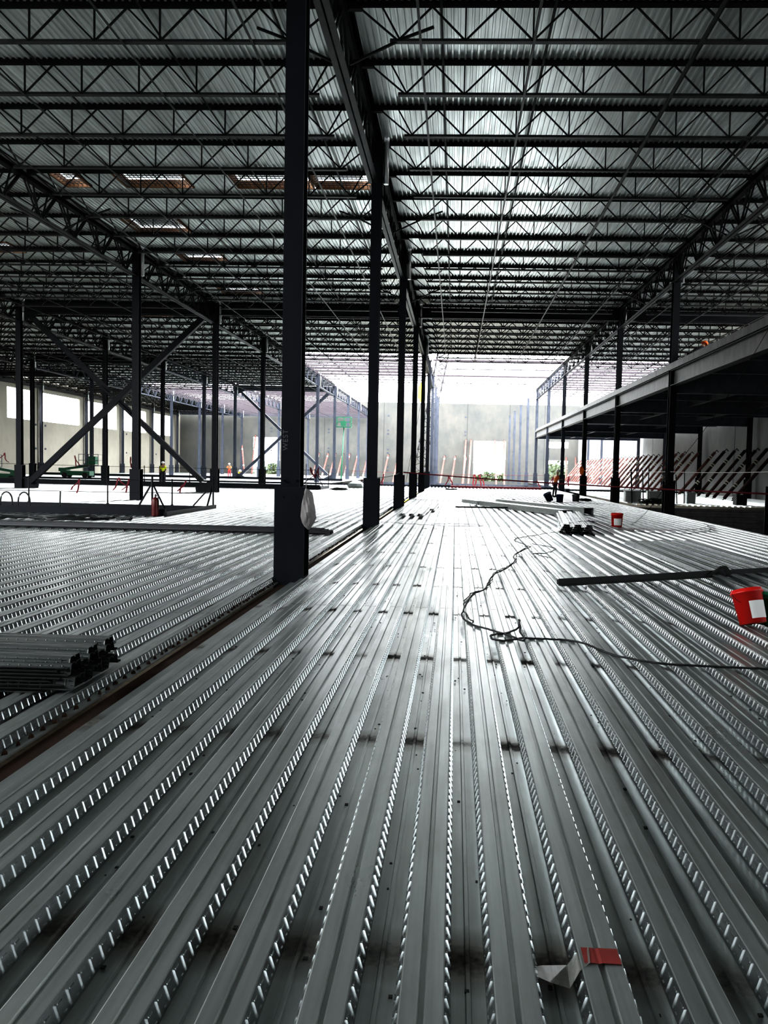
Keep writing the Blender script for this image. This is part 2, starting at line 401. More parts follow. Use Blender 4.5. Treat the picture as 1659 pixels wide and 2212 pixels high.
# ------------------------------------------------------------------ walls
def wall_grid(name, axis, pos, a0, a1, z0, z1, holes, m, th=.22, joints=(), plates=()):
    """wall in the plane axis=pos, with rectangular holes (a0,a1,z0,z1)"""
    As = sorted({a0, a1, *[h[0] for h in holes], *[h[1] for h in holes]}); Zs = sorted({z0, z1, *[h[2] for h in holes], *[h[3] for h in holes]})
    mb = MB()
    B = (lambda p, q, z, w, d0, d1, mi: mb.box(p, q, pos + d0, pos + d1, z, w, mi)) if axis == 'y' else (lambda p, q, z, w, d0, d1, mi: mb.box(pos + d0, pos + d1, p, q, z, w, mi))
    for p, q in zip(As, As[1:]):
        for z, w in zip(Zs, Zs[1:]):
            if any(h[0] <= (p + q) / 2 <= h[1] and h[2] <= (z + w) / 2 <= h[3] for h in holes): continue
            B(p, q, z, w, 0, th, 0)
    s_ = -1 if (axis == 'y' or pos > 0) else 1
    for j in joints:
        if any(h[0] <= j <= h[1] for h in holes): continue
        B(j - .05, j + .05, z0, z1, min(s_ * .006, th), max(s_ * .006, 0) if s_ < 0 else th + .006, 1)
    for (p, z) in plates: B(p - .18, p + .18, z - .12, z + .12, -.04 if s_ < 0 else th, 0 if s_ < 0 else th + .04, 2)
    return struct(mb.build(name, [m, M['joint'], M['steel_far']]))
jb = [-44, -35, -24.3, -13.3, -4.2, 2.05, 9.8, 16.2]
pl = [(j + .8 * (1 if j != 2.05 else -.4), z) for j in jb for z in (1.2, 1.9, 4.5, 5.1, 8, 8.6, 11.3)]
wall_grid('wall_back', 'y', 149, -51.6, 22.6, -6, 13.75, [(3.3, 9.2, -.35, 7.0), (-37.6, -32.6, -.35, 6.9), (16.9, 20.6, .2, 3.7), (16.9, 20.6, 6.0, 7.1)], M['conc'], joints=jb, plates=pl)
wl = [(90.9, 96.9), (98.5, 108.8), (111.3, 120.9), (123, 132.5), (135.6, 144.9)]
wall_grid('wall_left', 'x', -51.6, -12, 149, -6, 13.75, [(a, b, 6.6, 10.15) for a, b in wl], M['conc_w'], joints=[84, 97.7, 110, 122, 134, 146], plates=[(a, z) for a in (86, 97.2, 99.5, 112, 124.5, 137) for z in (3.2, 6.1)])
wall_grid('wall_right', 'x', 22.4, -12, 149, -6, 8.5, [], M['conc_r'], joints=[57, 66, 75, 84, 93, 102, 111, 120, 129, 138], plates=[])
# exterior: hills and trees
mb = MB(); prev = None
for i in range(81):
    x = -400 + i * 10; h = 8.5 + 3.2 * math.sin(i * .31) + 1.6 * math.sin(i * .83 + 1) + .8 * math.sin(i * 2.1)
    cur = (x, h)
    if prev: mb.quad([(prev[0], 900, -6), (cur[0], 900, -6), (cur[0], 930, cur[1]), (prev[0], 930, prev[1])]); mb.quad([(prev[0], 700, -6), (cur[0], 700, -6), (cur[0], 720, cur[1] * .35 + 1), (prev[0], 720, prev[1] * .35 + 1)])
    prev = cur
struct(mb.build('hills', M['hill']))
def tree(x, y, h, m, lab, grp=None):
    t = empty('tree', (x, y, -6)); tag(t, lab, 'tree', grp)
    MB().tube([(0, 0, 0), (.1, 0, h * .35), (0, .1, h * .7)], [.22, .16, .08], 6).build('trunk', M['bark'], t)
    mb = MB()
    for i in range(420):
        u = random.uniform(-1, 1); a = random.uniform(0, 2 * PI); r = random.random() ** .33
        rr = math.sqrt(1 - u * u) * r; c = Vector((rr * math.cos(a) * h * .42, rr * math.sin(a) * h * .42, h * .62 + u * r * h * .38))
        n = Vector((random.gauss(0, 1), random.gauss(0, 1), random.gauss(0, 1))).normalized(); p = n.orthogonal().normalized() * .42; q_ = n.cross(p).normalized() * .3
        mb.quad([c - p, c - q_, c + p, c + q_])
    mb.build('crown', m, t)
tr = [(4.2, 174, 6.6), (7.4, 184, 7.2), (9.6, 172, 6.9), (12.6, 186, 7.4), (2., 192, 7.)]
for i, (x, y, h) in enumerate(tr): tree(x, y, h, M['leaf'], 'leafy green tree outside, seen through the tall doorway in the back wall', 'trees seen through the tall doorway')
for i, (x, y, h) in enumerate([(19.5, 166, 9.4), (22.4, 176, 10), (26.5, 188, 9.8)]): tree(x, y, h, M['leaf2'], 'pale green tree outside the small opening behind the orange-shirted worker', 'trees outside the small right opening')
for i, (x, y, h) in enumerate([(-41.5, 184, 8.2), (-38.5, 172, 7.6), (-46.5, 176, 7.2)]): tree(x, y, h, M['leaf'], 'green tree outside, seen through the left doorway of the back wall', 'trees outside the left doorway')

# ------------------------------------------------------------------ columns
def isec(mb, w, d, z0, z1, tf=.03, tw=.02, cx=0, cy=0, mi=0):
    """H column: flanges face +-Y"""
    mb.box(cx - w / 2, cx + w / 2, cy - d / 2, cy - d / 2 + tf, z0, z1, mi); mb.box(cx - w / 2, cx + w / 2, cy + d / 2 - tf, cy + d / 2, z0, z1, mi)
    mb.box(cx - tw / 2, cx + tw / 2, cy - d / 2 + tf, cy + d / 2 - tf, z0, z1, mi); return mb
def make_column(name, m, stub=True, zb=-.3, top=ZR):
    t = empty(name)
    mb = MB(); isec(mb, .295, .34, 1.47, top); mb.build('shaft', m, t)
    mb = MB(); isec(mb, .47, .44, zb, 1.5); mb.box(-.19, .19, -.19, .19, 1.47, 1.5); mb.build('base_section', m, t)
    mb = MB(); mb.box(-.2, .2, -.2, .2, top, top + .02); mb.build('cap_plate', m, t)
    mb = MB()
    for z in (1.35, 1.6):
        for sx in (-1, 1):
            mb.tube([(sx * .1, -.235, z), (sx * .1, -.175, z)], .014, 6)
    mb.build('splice_bolts', m, t)
    if stub:
        mb = MB(); mb.tube([(.27, 0, 10.3), (.27, 0, 12.0)], .075, 12); mb.build('pipe_stub', M['pipe_stub'], t)
    return t
row_txt = {0: 'in the central row', -1: 'one row left of centre', -2: 'two rows left of centre', -3: 'three rows left of centre',
           -4: 'against the left wall', 1: 'along the mezzanine edge', 2: 'by the right wall'}
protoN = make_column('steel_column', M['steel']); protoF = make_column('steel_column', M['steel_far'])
protoP = make_column('steel_column', M['steel_far'], stub=False)
used = set()
ranges = {0: range(0, 9), -1: range(2, 12), -2: range(3, 12), -3: range(5, 12), -4: range(7, 12), 1: range(1, 12), 2: range(4, 11)}
for r, ks in ranges.items():
    for i, k in enumerate(ks):
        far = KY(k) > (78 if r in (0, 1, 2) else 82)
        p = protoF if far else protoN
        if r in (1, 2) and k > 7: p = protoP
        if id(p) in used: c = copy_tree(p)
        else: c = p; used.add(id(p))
        x = RX(r) - (.02 if r == 0 and k == 0 else 0)
        if r == -4: x = -51.0
        if r == 2: x = 21.85
        c.location = (x, KY(k) + (.2 if r == 0 and k == 0 else 0), 0)
        col = 'dark blue-black' if not far else 'hazy blue-grey'
        if r == 0 and k == 0: lab = 'nearest and largest dark steel column, with a plastic bag hanging on it'
        else: lab = f'{col} steel column {row_txt[r]}, {ORD(i + 1)} from the camera'
        tag(c, lab, 'column', 'steel columns ' + row_txt[r])
        if r == 0 and k == 0: main_col = c
# hand chalked word on the nearest column
cu = bpy.data.curves.new('lettering', 'FONT'); cu.body = 'WEST'; cu.size = .115; cu.extrude = .001; cu.space_character = 1.15; cu.materials.append(M['chalk'])
tx = bpy.data.objects.new('lettering', cu); COL.objects.link(tx); tx.parent = main_col; tx.rotation_euler = (PI / 2, -PI / 2, 0); tx.location = (-.045, -.1725, 2.06)

# ------------------------------------------------------------------ joists
LJ = S - .1; TN = [LJ / 2 + 1.42 * (i - 3) for i in range(7)]; BN = [TN[0] - .71 + 1.42 * i for i in range(8)]
ZT, ZB = 11.545, 10.82
def joist_members():
    out = []
    for i, b in enumerate(BN):
        tl = TN[i - 1] if i > 0 else .22; tr_ = TN[i] if i < 7 else LJ - .22
        out.append(((tl, ZT - .03), (b, ZB))); out.append(((tr_, ZT - .03), (b, ZB)))
        if 0 < i < 7: out.append(((b, ZT - .03), (b, ZB)))
        if i == 0: out.append(((b - .5 + .15, ZT - .03), (b + .05, ZB)))
        if i == 7: out.append(((b + .5 - .15, ZT - .03), (b - .05, ZB)))
    return out
def joist_top(mb):
    for s_ in (1, -1): mb.angle((.02, s_ * .012, 11.50 + .09), (LJ - .02, s_ * .012, 11.59), .085, .012, s_)
    # heel of the chord drawn down
    for s_ in (1, -1): mb.bar((.02, s_ * .018, 11.545), (LJ - .02, s_ * .018, 11.545), .012, .09)
    for x in (.02, LJ - .32): mb.box(x, x + .3, -.06, .06, 11.44, 11.5)
def joist_bottom(mb):
    a, b = BN[0] - .17, BN[-1] + .17
    for s_ in (1, -1): mb.angle((a, s_ * .012, 10.785), (b, s_ * .012, 10.785), .075, .012, s_)
def make_joist(near, m, strut):
    t = empty('roof_joist')
    mb = MB(); joist_top(mb); mb.build('top_chord', m, t)
    mb = MB(); joist_bottom(mb); mb.build('bottom_chord', m if m is not M['joist'] else M['steel_grey'], t)
    if near:
        for a, b in joist_members():
            MB().bar((a[0], 0, a[1]), (b[0], 0, b[1]), .035, .038, up=(0, 1, 0)).build('web_member', m, t)
    else:
        mb = MB()
        for a, b in joist_members(): mb.bar((a[0], 0, a[1]), (b[0], 0, b[1]), .04, .045, up=(0, 1, 0))
        mb.build('web', m, t)
    if strut:
        MB().bar((.06, 0, 10.33), (BN[0] + .1, 0, 10.86), .05).bar((BN[0] + .1, 0, 10.86), (BN[0] + .75, 0, 11.1), .05).build('end_strut', m, t)
        MB().bar((LJ - .06, 0, 10.33), (BN[-1] - .1, 0, 10.86), .05).bar((BN[-1] - .1, 0, 10.86), (BN[-1] - .75, 0, 11.1), .05).build('end_strut', m, t)
    return t
def make_joist_single(m, th=.05):
    mb = MB(); joist_top(mb); joist_bottom(mb)
    for a, b in joist_members(): mb.bar((a[0], 0, a[1]), (b[0], 0, b[1]), th, th, up=(0, 1, 0))
    return mb.build('roof_joist', m)
protos = {}
def get_joist(kind):
    if kind not in protos:
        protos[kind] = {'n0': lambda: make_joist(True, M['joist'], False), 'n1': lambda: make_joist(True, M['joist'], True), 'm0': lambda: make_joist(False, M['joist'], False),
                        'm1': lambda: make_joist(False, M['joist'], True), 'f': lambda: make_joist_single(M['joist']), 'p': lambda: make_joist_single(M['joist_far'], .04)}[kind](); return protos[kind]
    return copy_tree(protos[kind])
bay_txt = {0: 'right of the central columns', -1: 'left of the central columns', -2: 'in the second left bay', -3: 'in the third left bay', -4: 'along the left wall', 1: 'over the mezzanine'}
jr = {0: list(range(-3, 19)) + [20, 25], -1: list(range(-3, 26)), -2: list(range(1, 51)), -3: list(range(10, 51)), -4: list(range(19, 51)), 1: list(range(0, 31))}
for b, ns in jr.items():
    for i, n in enumerate(ns):
        y = JY(n); openj = (b in (0, -1) and n > 18) or (b < -1 and y > 98 and b != -4) or (b == 1 and n > 19)
        st = n % 5 == 2
        kind = 'p' if openj else ('n' + str(int(st)) if (y < 33 and b in (0, -1)) else 'm' + str(int(st)) if y < 50 and b > -3 else 'f')
        o = get_joist(kind); o.location = (RX(b) + .05, y, -.02 if b < 0 else .0)
        if i < 14: lab = f'open-web roof joist {bay_txt[b]}, {ORD(i + 1)} from the camera'
        elif openj: lab = f'pale open-web joist with bare sky above it {bay_txt[b]}'
        else: lab = f'far dark open-web roof joist under roof deck {bay_txt[b]}'
        tag(o, lab, 'joist', 'roof joists ' + bay_txt[b])
# bridging lines that tie the joists
blines = {0: [1.58, 3.95, 7.4, 9.9], -1: [3.9, 6.2, 9.3, 10.6, 7.0]}
def bridging(x, z, y0, y1, lab, grp, m):
    o = MB().angle((0, y0, 0), (0, y1, 0), .055, .008, 1).build('bridging_angle', m); o.location = (x, 0, z)
    tag(o, lab, 'bridging', grp)
for b in (0, -1, -2, -3, 1):
    y0 = {0: 8, -1: 8, -2: 24, -3: 48, 1: 22}[b]; y1 = {0: 68.7, -1: 85.5, -2: 146, -3: 146, 1: 97}[b]
    for i, dx in enumerate((1.58, 3.95, 7.4, 10.2)):
        bridging(RX(b) + dx, 10.745, y0, y1, f'thin bridging angle below the joists {bay_txt[b]}, {ORD(i + 1)} from left', 'lower bridging lines ' + bay_txt[b], M['steel_grey'])
        if b > -3: bridging(RX(b) + dx + .42, 11.44, y0, y1, f'thin bridging angle against roof deck {bay_txt[b]}, {ORD(i + 1)} from left', 'upper bridging lines ' + bay_txt[b], M['joist'])

# ------------------------------------------------------------------ joist girders
def girder_members():
    L = S; out = []
    for i in range(5):
        p = .17 + 2.438 * i; q_ = p + 2.438
        m_ = (p + q_) / 2
        for s_ in (-.045, .045):
            out.append(((s_, p + .1, ZR - .06), (s_, m_ - .06, 10.36))); out.append(((s_, q_ - .1, ZR - .06), (s_, m_ + .06, 10.36)))
        out.append(((0, m_ - .55, ZR - .06), (0, m_ - .1, 10.36))); out.append(((0, m_ + .55, ZR - .06), (0, m_ + .1, 10.36)))
    return out
def make_girder(near, m, mb_mat):
    t = empty('joist_girder')
    mb = MB()
    for s_ in (1, -1): mb.angle((-s_ * .02, .0, ZR - .14), (-s_ * .02, S, ZR - .14), .13, .014, -s_ if False else s_).bar((s_ * .075, 0, ZR - .008), (s_ * .075, S, ZR - .008), .13, .014)
    mb.build('top_chord', m, t)
    mb = MB()
    for s_ in (1, -1): mb.bar((s_ * .085, .15, 10.29), (s_ * .085, S - .15, 10.29), .125, .014).bar((s_ * .025, .15, 10.35), (s_ * .025, S - .15, 10.35), .014, .12)
    mb.build('bottom_chord', mb_mat, t)
    if near:
        for a, b in girder_members(): MB().bar(a, b, .05, .045).build('web_member', m, t)
    else:
        mb = MB()
        for a, b in girder_members(): mb.bar(a, b, .05, .045)
        mb.build('web', m, t)
    return t
gp = {}
def get_girder(kind):
    if kind in gp: return copy_tree(gp[kind])
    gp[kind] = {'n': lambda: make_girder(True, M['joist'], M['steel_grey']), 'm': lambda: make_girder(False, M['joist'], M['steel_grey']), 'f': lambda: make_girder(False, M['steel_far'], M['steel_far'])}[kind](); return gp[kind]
for r, ks in {0: range(0, 6), -1: range(1, 10), -2: range(2, 11), -3: range(4, 11), 1: range(0, 7)}.items():
    for i, k in enumerate(ks):
        far = KY(k) > 72
        o = get_girder('f' if far else 'n' if (KY(k) < 26 and r in (0, -1, 1)) else 'm'); o.location = (RX(r) - .1, KY(k), 0)
        tag(o, f"{'hazy blue-grey' if far else 'dark'} trussed roof girder {row_txt[r].replace('in the','over the',1)}, {ORD(i + 1)} span from the camera", 'girder', 'trussed girders ' + row_txt[r])
# solid cross beams at the braced lines
def xbeam(x0, x1, y, m, lab, z=11.42, d=.6):
    o = MB().ibeam((x0, y, z), (x1, y, z), d, .3, .025, .015).build('roof_beam', m); tag(o, lab, 'beam')
xbeam(RX(-2), RX(-1), KY(3), M['steel'], 'solid dark roof beam above the large X brace')
xbeam(RX(-1), RX(0), KY(3), M['steel'], 'solid dark roof beam just left of the central column row')
xbeam(RX(0), RX(1), KY(3), M['steel'], 'solid dark roof beam right of the central column row')
xbeam(RX(1), RX(2), KY(3), M['steel'], 'solid dark roof beam over the mezzanine')
xbeam(RX(-3), RX(-2), KY(5), M['steel'], 'solid dark roof beam far left beyond the X brace')
xbeam(RX(-2), RX(-1), KY(7), M['steel_far'], 'hazy blue-grey roof beam above the far X brace')
xbeam(RX(-4), RX(-3), KY(6), M['steel'], 'solid beam over the bay along the left wall')
o = MB().ibeam((-50.9, 60, 11.2), (-50.9, 147, 11.2), .7, .3).build('wall_beam', M['steel_grey']); tag(o, 'long grey roof edge beam above the left wall windows', 'beam')
o = MB().ibeam((-51, 147.6, 11.4), (RX(-1), 147.6, 11.4), .7, .3).build('wall_beam', M['steel_far']); tag(o, 'hazy blue-grey roof edge beam along the back wall', 'beam')

# X braces
def xbrace(x0, x1, y, m, lab, full=True, z0=.45, z1=10.7):
    t = empty('cross_brace', ((x0 + x1) / 2, y, 0)); tag(t, lab, 'brace')
    w = (x1 - x0) / 2
    MB().bar((-w + .7, -.12, z0), (w - .75, -.12, z1 - .1), .34, .3, up=(0, 1, 0)).build('diagonal', m, t)
    mb = MB(); mb.bar((-w + .7, .1, z1 - .1), (-.45, .1, (z0 + z1) / 2 + .45), .3, .3, up=(0, 1, 0)); mb.bar((.2, .1, (z0 + z1) / 2 - .15), (w - .8, .1, z0 + .3), .3, .3, up=(0, 1, 0)); mb.build('diagonal', m, t)
    mb = MB(); mb.bar((-.9, .0, (z0 + z1) / 2 + .8), (.9, .0, (z0 + z1) / 2 - .8), .1, .42, up=(0, 1, 0)); mb.build('splice_plate', m, t)
    for sx, z in ((-1, z0), (1, z0), (-1, z1), (1, z1)):
        mb = MB(); zz = z + (.0 if z > 5 else -.1); h = .95
        a = sx * w
        pts = [(a - sx * .2, zz - h / 2), (a - sx * 1.15, zz - h / 2 + (.2 if z < 5 else .5)), (a - sx * 1.2, zz + h / 2 - (.5 if z < 5 else .2)), (a - sx * .2, zz + h / 2)]
        v0 = [mb.bm.verts.new((p, -.02, q_)) for p, q_ in pts]; v1 = [mb.bm.verts.new((p, .02, q_)) for p, q_ in pts]
        mb.bm.faces.new(v0); mb.bm.faces.new(v1[::-1])
        for i in range(4): mb.bm.faces.new((v0[i], v0[(i + 1) % 4], v1[(i + 1) % 4], v1[i]))
        mb.build('gusset_plate', m, t)
xbrace(RX(-2), RX(-1), KY(3), M['steel'], 'large dark steel X brace between two columns at left')
xbrace(RX(-2), RX(-1), KY(7), M['steel_far'], 'far pale steel X brace seen behind the nearest column')

# ------------------------------------------------------------------ mezzanine
t = empty('mezzanine', (RX(1), 0, 6)); tag(t, 'grey steel mezzanine floor high on the right side', 'mezzanine')
for i, k in enumerate(range(0, 7)):
    ya, yb = KY(k) + .2, KY(k + 1) - .2
    if k == 0: ya = 18.
    mb = MB(); mb.box(-.15, .2, ya, yb, .38, .40); mb.box(-.15, .2, ya, yb, -.27, -.25); mb.box(.0, .02, ya, yb, -.25, .38)
    mb.build('edge_channel', M['mezz'], t)
mb = MB()
for y in range(18, 96, 3): mb.box(-.22, -.18, y + .01, min(y + 3, 98) - .01, .42, .70)
mb.build('edge_plate', M['mezz'], t)
mb = MB(); P = .305
y = 18.
while y < 97.6:
    for (a, za), (b, zb) in zip([(0, .5), (.1, .5), (.13, .42), (.27, .42), (P, .5)], [(.1, .5), (.13, .42), (.27, .42), (P, .5)]):
        mb.quad([(-.18, y + a, za), (-.18, y + b, zb), (12.4, y + b, zb), (12.4, y + a, za)])
    y += P
mb.build('floor_deck', M['deck_far'], t)
MB().box(-.18, 12.4, 18, 97.6, .55, .6).build('topping', M['mezz'], t)
for k in range(0, 8):
    MB().ibeam((.2, KY(k) + .2, .38), (12.3, KY(k) + .2, .38), .95 if k < 7 else .75, .3).build('cross_beam', M['mezz_under'] if k < 5 else M['steel_far'], t)
    if k < 7:
        for f in (1 / 3, 2 / 3): MB().ibeam((.2, KY(k) + S * f, .38), (12.3, KY(k) + S * f, .38), .55, .2).build('floor_beam', M['mezz_under'] if k < 5 else M['steel_far'], t)
for x in (4.1, 8.2):
    for k in range(0, 7): MB().ibeam((x, KY(k) + .4, .38), (x, KY(k + 1), .38), .6, .2).build('stringer_beam', M['mezz'] if k < 4 else M['steel_far'], t)

# ------------------------------------------------------------------ floor edge curbs, opening curbs
def curb(a, b, h, lab, m=None, w=.12, z0=-.3, cat='curb'):
    o = MB().bar((a[0], a[1], (z0 + h) / 2), (b[0], b[1], (z0 + h) / 2), w, h - z0).build('floor_edge_curb', m or M['steel']); return tag(o, lab, cat)
curb((-27.5, 26.2), (-9.5, 26.2), .30, 'long dark steel curb on the near side of the left floor opening')
curb((-27.5, 31.6), (-9.5, 31.6), .14, 'dark steel curb on the far side of the left floor opening')
curb((-9.5, 26.14), (-9.5, 31.66), .2, 'short curb closing the right end of the left floor opening', M['steel_grey'])
curb((-34, 59.), (-9.9, 59.), .42, 'dark curb of the second floor opening behind the X brace')
curb((-34, 63.), (-9.9, 63.), .25, 'dark curb on far side of the second floor opening')
curb((-9.9, 59), (-9.9, 63), .3, 'short curb at the right end of the second floor opening')
curb((-2.3, 76.1), (9.6, 76.1), .28, 'dark steel edge beam where the central floor deck ends')
curb((-39, 76.1), (-2.8, 76.1), .22, 'dark steel edge beam where the left floor deck ends')
curb((-51, 78.4), (-13.3, 78.4), .18, 'dark edge beam of the far left floor')
curb((10., 73.1), (22.3, 73.1), .2, 'dark edge beam of the deck under the mezzanine')
curb((-51, 95), (-13.3, 95), .35, 'grey steel edge beam behind the workers in yellow and red')
curb((-13.4, 110), (22.3, 110), -.2, 'grey ground beam crossing before the back wall', M['steel_far'], z0=-.9)
curb((-13.4, 92), (13, 92), -.15, 'grey steel ground beam beyond the central deck edge', M['steel_far'], z0=-.75)
# steel bundle at the deck end
t = empty('red_steel_bundle', (3.7, 74.6, .07)); tag(t, 'low stack of dark red steel sections lying at the end of the central deck', 'steel stack')
for i in range(12): MB().box(-4.1 + i * .7, -3.45 + i * .7, -.3, .3, 0, .2).build('section', M['rope_red'], t)

# ------------------------------------------------------------------ guard posts, ropes, ribbons
def post(x, y, z, lab, h=1.1, grp=None, m=None, r=.028):
    o = MB().tube([(0, 0, 0), (0, 0, h)], r, 8).lathe([(r * 2, 0), (r * 2, .03), (r, .04)], seg=8).build('guard_post', m or M['joist']); o.location = (x, y, z); tag(o, lab, 'post', grp); return o
def ribbon(p, lab, s_=1., grp='red flag ribbons on the guard lines'):
    mb = MB(); x, y, z = p
    for k in range(2):
        a = random.uniform(-.5, .5); q0 = Vector((0, 0, 0)); w = .028 * s_
        pts = [q0]
        for j in range(4):
            q0 = q0 + Vector((math.sin(a) * .13 * s_, random.uniform(-.03, .03), -math.cos(a) * .13 * s_)); a += random.uniform(-.5, .5); pts.append(q0)
        for A, B in zip(pts, pts[1:]): mb.quad([A + Vector((-w, 0, 0)), A + Vector((w, .01, 0)), B + Vector((w, .01, 0)), B + Vector((-w, 0, 0))])
    o = mb.build('flag_ribbon', M['flag']); o.location = p; return tag(o, lab, 'flag', grp)
def rope(name, pts, r, m, lab, sag=0., cat='rope', n=10, grp=None):
    out = []
    for A, B in zip(pts, pts[1:]):
        A, B = Vector(A), Vector(B)
        for j in range(n):
            f = j / n; out.append(A.lerp(B, f) + Vector((0, 0, -4 * sag * f * (1 - f))))
    out.append(Vector(pts[-1]))
    return tag(MB().tube(out, r, 5).build(name, m), lab, cat, grp)
PL = [(-19.4, 'leftmost'), (-17.0, 'second'), (-13.8, 'third'), (-11.2, 'fourth')]
for i, (x, w) in enumerate(PL): post(x, 31.6, .14, f'dark guard post on the left floor opening curb, {w} from the photo edge', 1.05, 'guard posts at the left opening')
# braced corner frames
def corner_frame(x, y, z, h, w, d, lab, m=M['joist']):
    t = empty('braced_barrier', (x, y, z)); tag(t, lab, 'guard frame')
    MB().tube([(0, 0, 0), (0, 0, h)], .035, 8).build('post', m, t)
    MB().bar((-w, 0, .0), (0, 0, h * .78), .05).build('diagonal_brace', m, t); MB().bar((d, .2, .0), (0, 0, h * .78), .05).build('diagonal_brace', m, t)
    return t
corner_frame(-9.95, 26.2, .3, 1.1, .5, .35, 'braced guard post frame over the fire extinguisher, near curb corner')
corner_frame(-9.55, 31.6, .14, 1.15, .8, -.3, 'braced guard post frame at the far curb corner')
corner_frame(-10.2, 59, .3, 1.2, 1.2, .5, 'distant braced guard frame on second opening, right of the nearest column')
post(-9.9, 63, .25, 'distant post closing the guard frame right of the nearest column', 1.2)
for i, x in enumerate((-23, -19.6)): post(x, 59, .42, f"distant guard post between two columns, {('left', 'right')[i]} one of the pair", 1.15)
for z, w in ((1.15, 'top'), (.65, 'middle')):
    rope('guard_wire', [(-26, 31.6, z), (-9.55, 31.6, z)], .012, M['joist'], f'{w} guard wire along the left floor opening', .05, 'wire')
rope('guard_wire', [(-34, 59, 1.5), (-10.2, 59, 1.5)], .015, M['joist'], 'distant guard wire across the second floor opening', .05, 'wire')
rope('barrier_rope', [(-2.35, 36.9, 1.62), (9.5, 24.6, 1.28)], .028, M['rope_red'], 'dark red barrier rope stretched across from central to right columns', .08)
rope('barrier_rope', [(-2.6, 24.4, 1.55), (-2.5, 36.8, 1.6)], .014, M['joist'], 'thin dark line tied between the second and third central columns', .1)
rope('guard_wire', [(9.65, 24.6, 1.95), (9.65, 36.8, 1.9), (9.65, 49, 1.9), (9.65, 61.2, 1.9)], .012, M['white'], 'pale guard wire tied along the mezzanine edge columns', .03, 'wire')
for i, (x, y, z) in enumerate(((-12.9, 31.5, 1.15), (-13.3, 31.5, 1.2), (-10.6, 31.5, 1.15), (-14.9, 31.5, 1.1), (-19.1, 31.5, 1.2))):
    ribbon((x, y, z), 'red ribbon knotted on the wire of the left floor opening', 1.1, 'red ribbons on the left guard wire')
for i, (x, z) in enumerate(((-33.5, 2.3), (-28.2, 2.2), (-24, 2.2), (-17.5, 1.6), (-10.6, 1.7), (-10.0, 1.7))):
    ribbon((x, 58.9, z), 'red ribbon on a distant guard line at left', 1.6, 'distant red ribbons at left')
for x in (2.4, 3., 9.9, 14.0, 13.2): ribbon((x, 100, 1.2), 'small red ribbon far away before the back wall', 3., 'red ribbons before the back wall')
for x, y in ((-6.7, 75.8), (-.6, 75.9), (10.9, 90)): ribbon((x, y, 1.2), 'red ribbon fluttering at the far deck edge', 2., 'red ribbons at the far deck edge')
rope('flag_line', [(-13, 100, 1.3), (13.8, 100, 1.3)], .02, M['rope_red'], 'distant flag line before the back wall', .2)
# thin wire from mezzanine to the deck
rope('guy_wire', [(9.3, 24.2, 6.6), (8.0, 29.5, 2.2), (5.9, 27, .1)], .009, M['joist'], 'thin wire hanging from the mezzanine down to the deck', .3, 'wire')
# bent hooks standing in the left opening
def hook(x, y, pts, lab): tag(MB().tube(pts, .025, 6).build('bent_rod', M['black']), lab, 'rod', 'bent rods at the left opening').location = (x, y, 0)
hook(-16.4, 26.28, [(-.9, 0, 0), (-.05, 0, .62), (0, 0, .6), (.02, 0, .1)], 'black rod bent to a peak, leftmost behind the near curb')
for x, lab in ((-14.9, 'black rod bent to a hoop, left of the guard post'), (-14.3, 'black rod bent to a hoop, right of the guard post')):
    hook(x, 26.28, [(-.2, 0, .02)] + [(-.2 * math.cos(a), 0, .45 + .3 * math.sin(a)) for a in [i * PI / 8 for i in range(9)]] + [(.2, 0, .02)], lab)
hook(-13.1, 26.28, [(0, 0, 0), (.03, 0, .8)], 'short straight black rod behind the near curb')

# ------------------------------------------------------------------ loose deck sheets
def sheet(name, n, L, loc, rz, m=(None, None), tilt=(0, 0), zoff=0, half=False, parent=None):
    mb = MB(); prof = floor_profile()
    for i in range(n):
        xc = (i - (n - 1) / 2) * FP
        p = prof[2:-2] if (i in (0, n - 1) and half) else prof
        for (xa, za), (xb, zb) in zip(p, p[1:]):
            w = 1 if abs(zb - za) > .06 else 0
            mb.quad([(xc + xa, -L / 2, za), (xc + xb, -L / 2, zb), (xc + xb, L / 2, zb), (xc + xa, L / 2, za)], w)
    o = mb.build(name, list(m)); md = o.modifiers.new('t', 'SOLIDIFY'); md.thickness = .004
    o.location = loc; o.rotation_euler = (tilt[0], tilt[1], rz); return o
D1 = (M['sheet_dark'], M['sheet_dark_web'])
# pile at the left edge: long sheets lying across, inverted nesting
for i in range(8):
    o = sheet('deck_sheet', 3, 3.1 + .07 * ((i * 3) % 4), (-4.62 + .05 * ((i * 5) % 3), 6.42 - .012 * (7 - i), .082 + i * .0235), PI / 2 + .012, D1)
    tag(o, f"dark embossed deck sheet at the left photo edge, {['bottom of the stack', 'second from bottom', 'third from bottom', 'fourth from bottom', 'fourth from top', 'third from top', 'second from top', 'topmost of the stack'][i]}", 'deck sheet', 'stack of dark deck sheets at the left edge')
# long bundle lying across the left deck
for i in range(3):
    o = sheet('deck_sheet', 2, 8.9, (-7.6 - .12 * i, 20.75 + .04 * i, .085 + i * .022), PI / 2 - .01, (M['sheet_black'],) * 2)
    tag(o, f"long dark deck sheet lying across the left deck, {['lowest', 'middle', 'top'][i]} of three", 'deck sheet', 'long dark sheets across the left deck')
o = sheet('deck_sheet', 2, 7, (-15.6, 20.9, .085), PI / 2, (M['sheet_black'],) * 2); tag(o, 'long dark deck sheet continuing to the left photo edge', 'deck sheet')
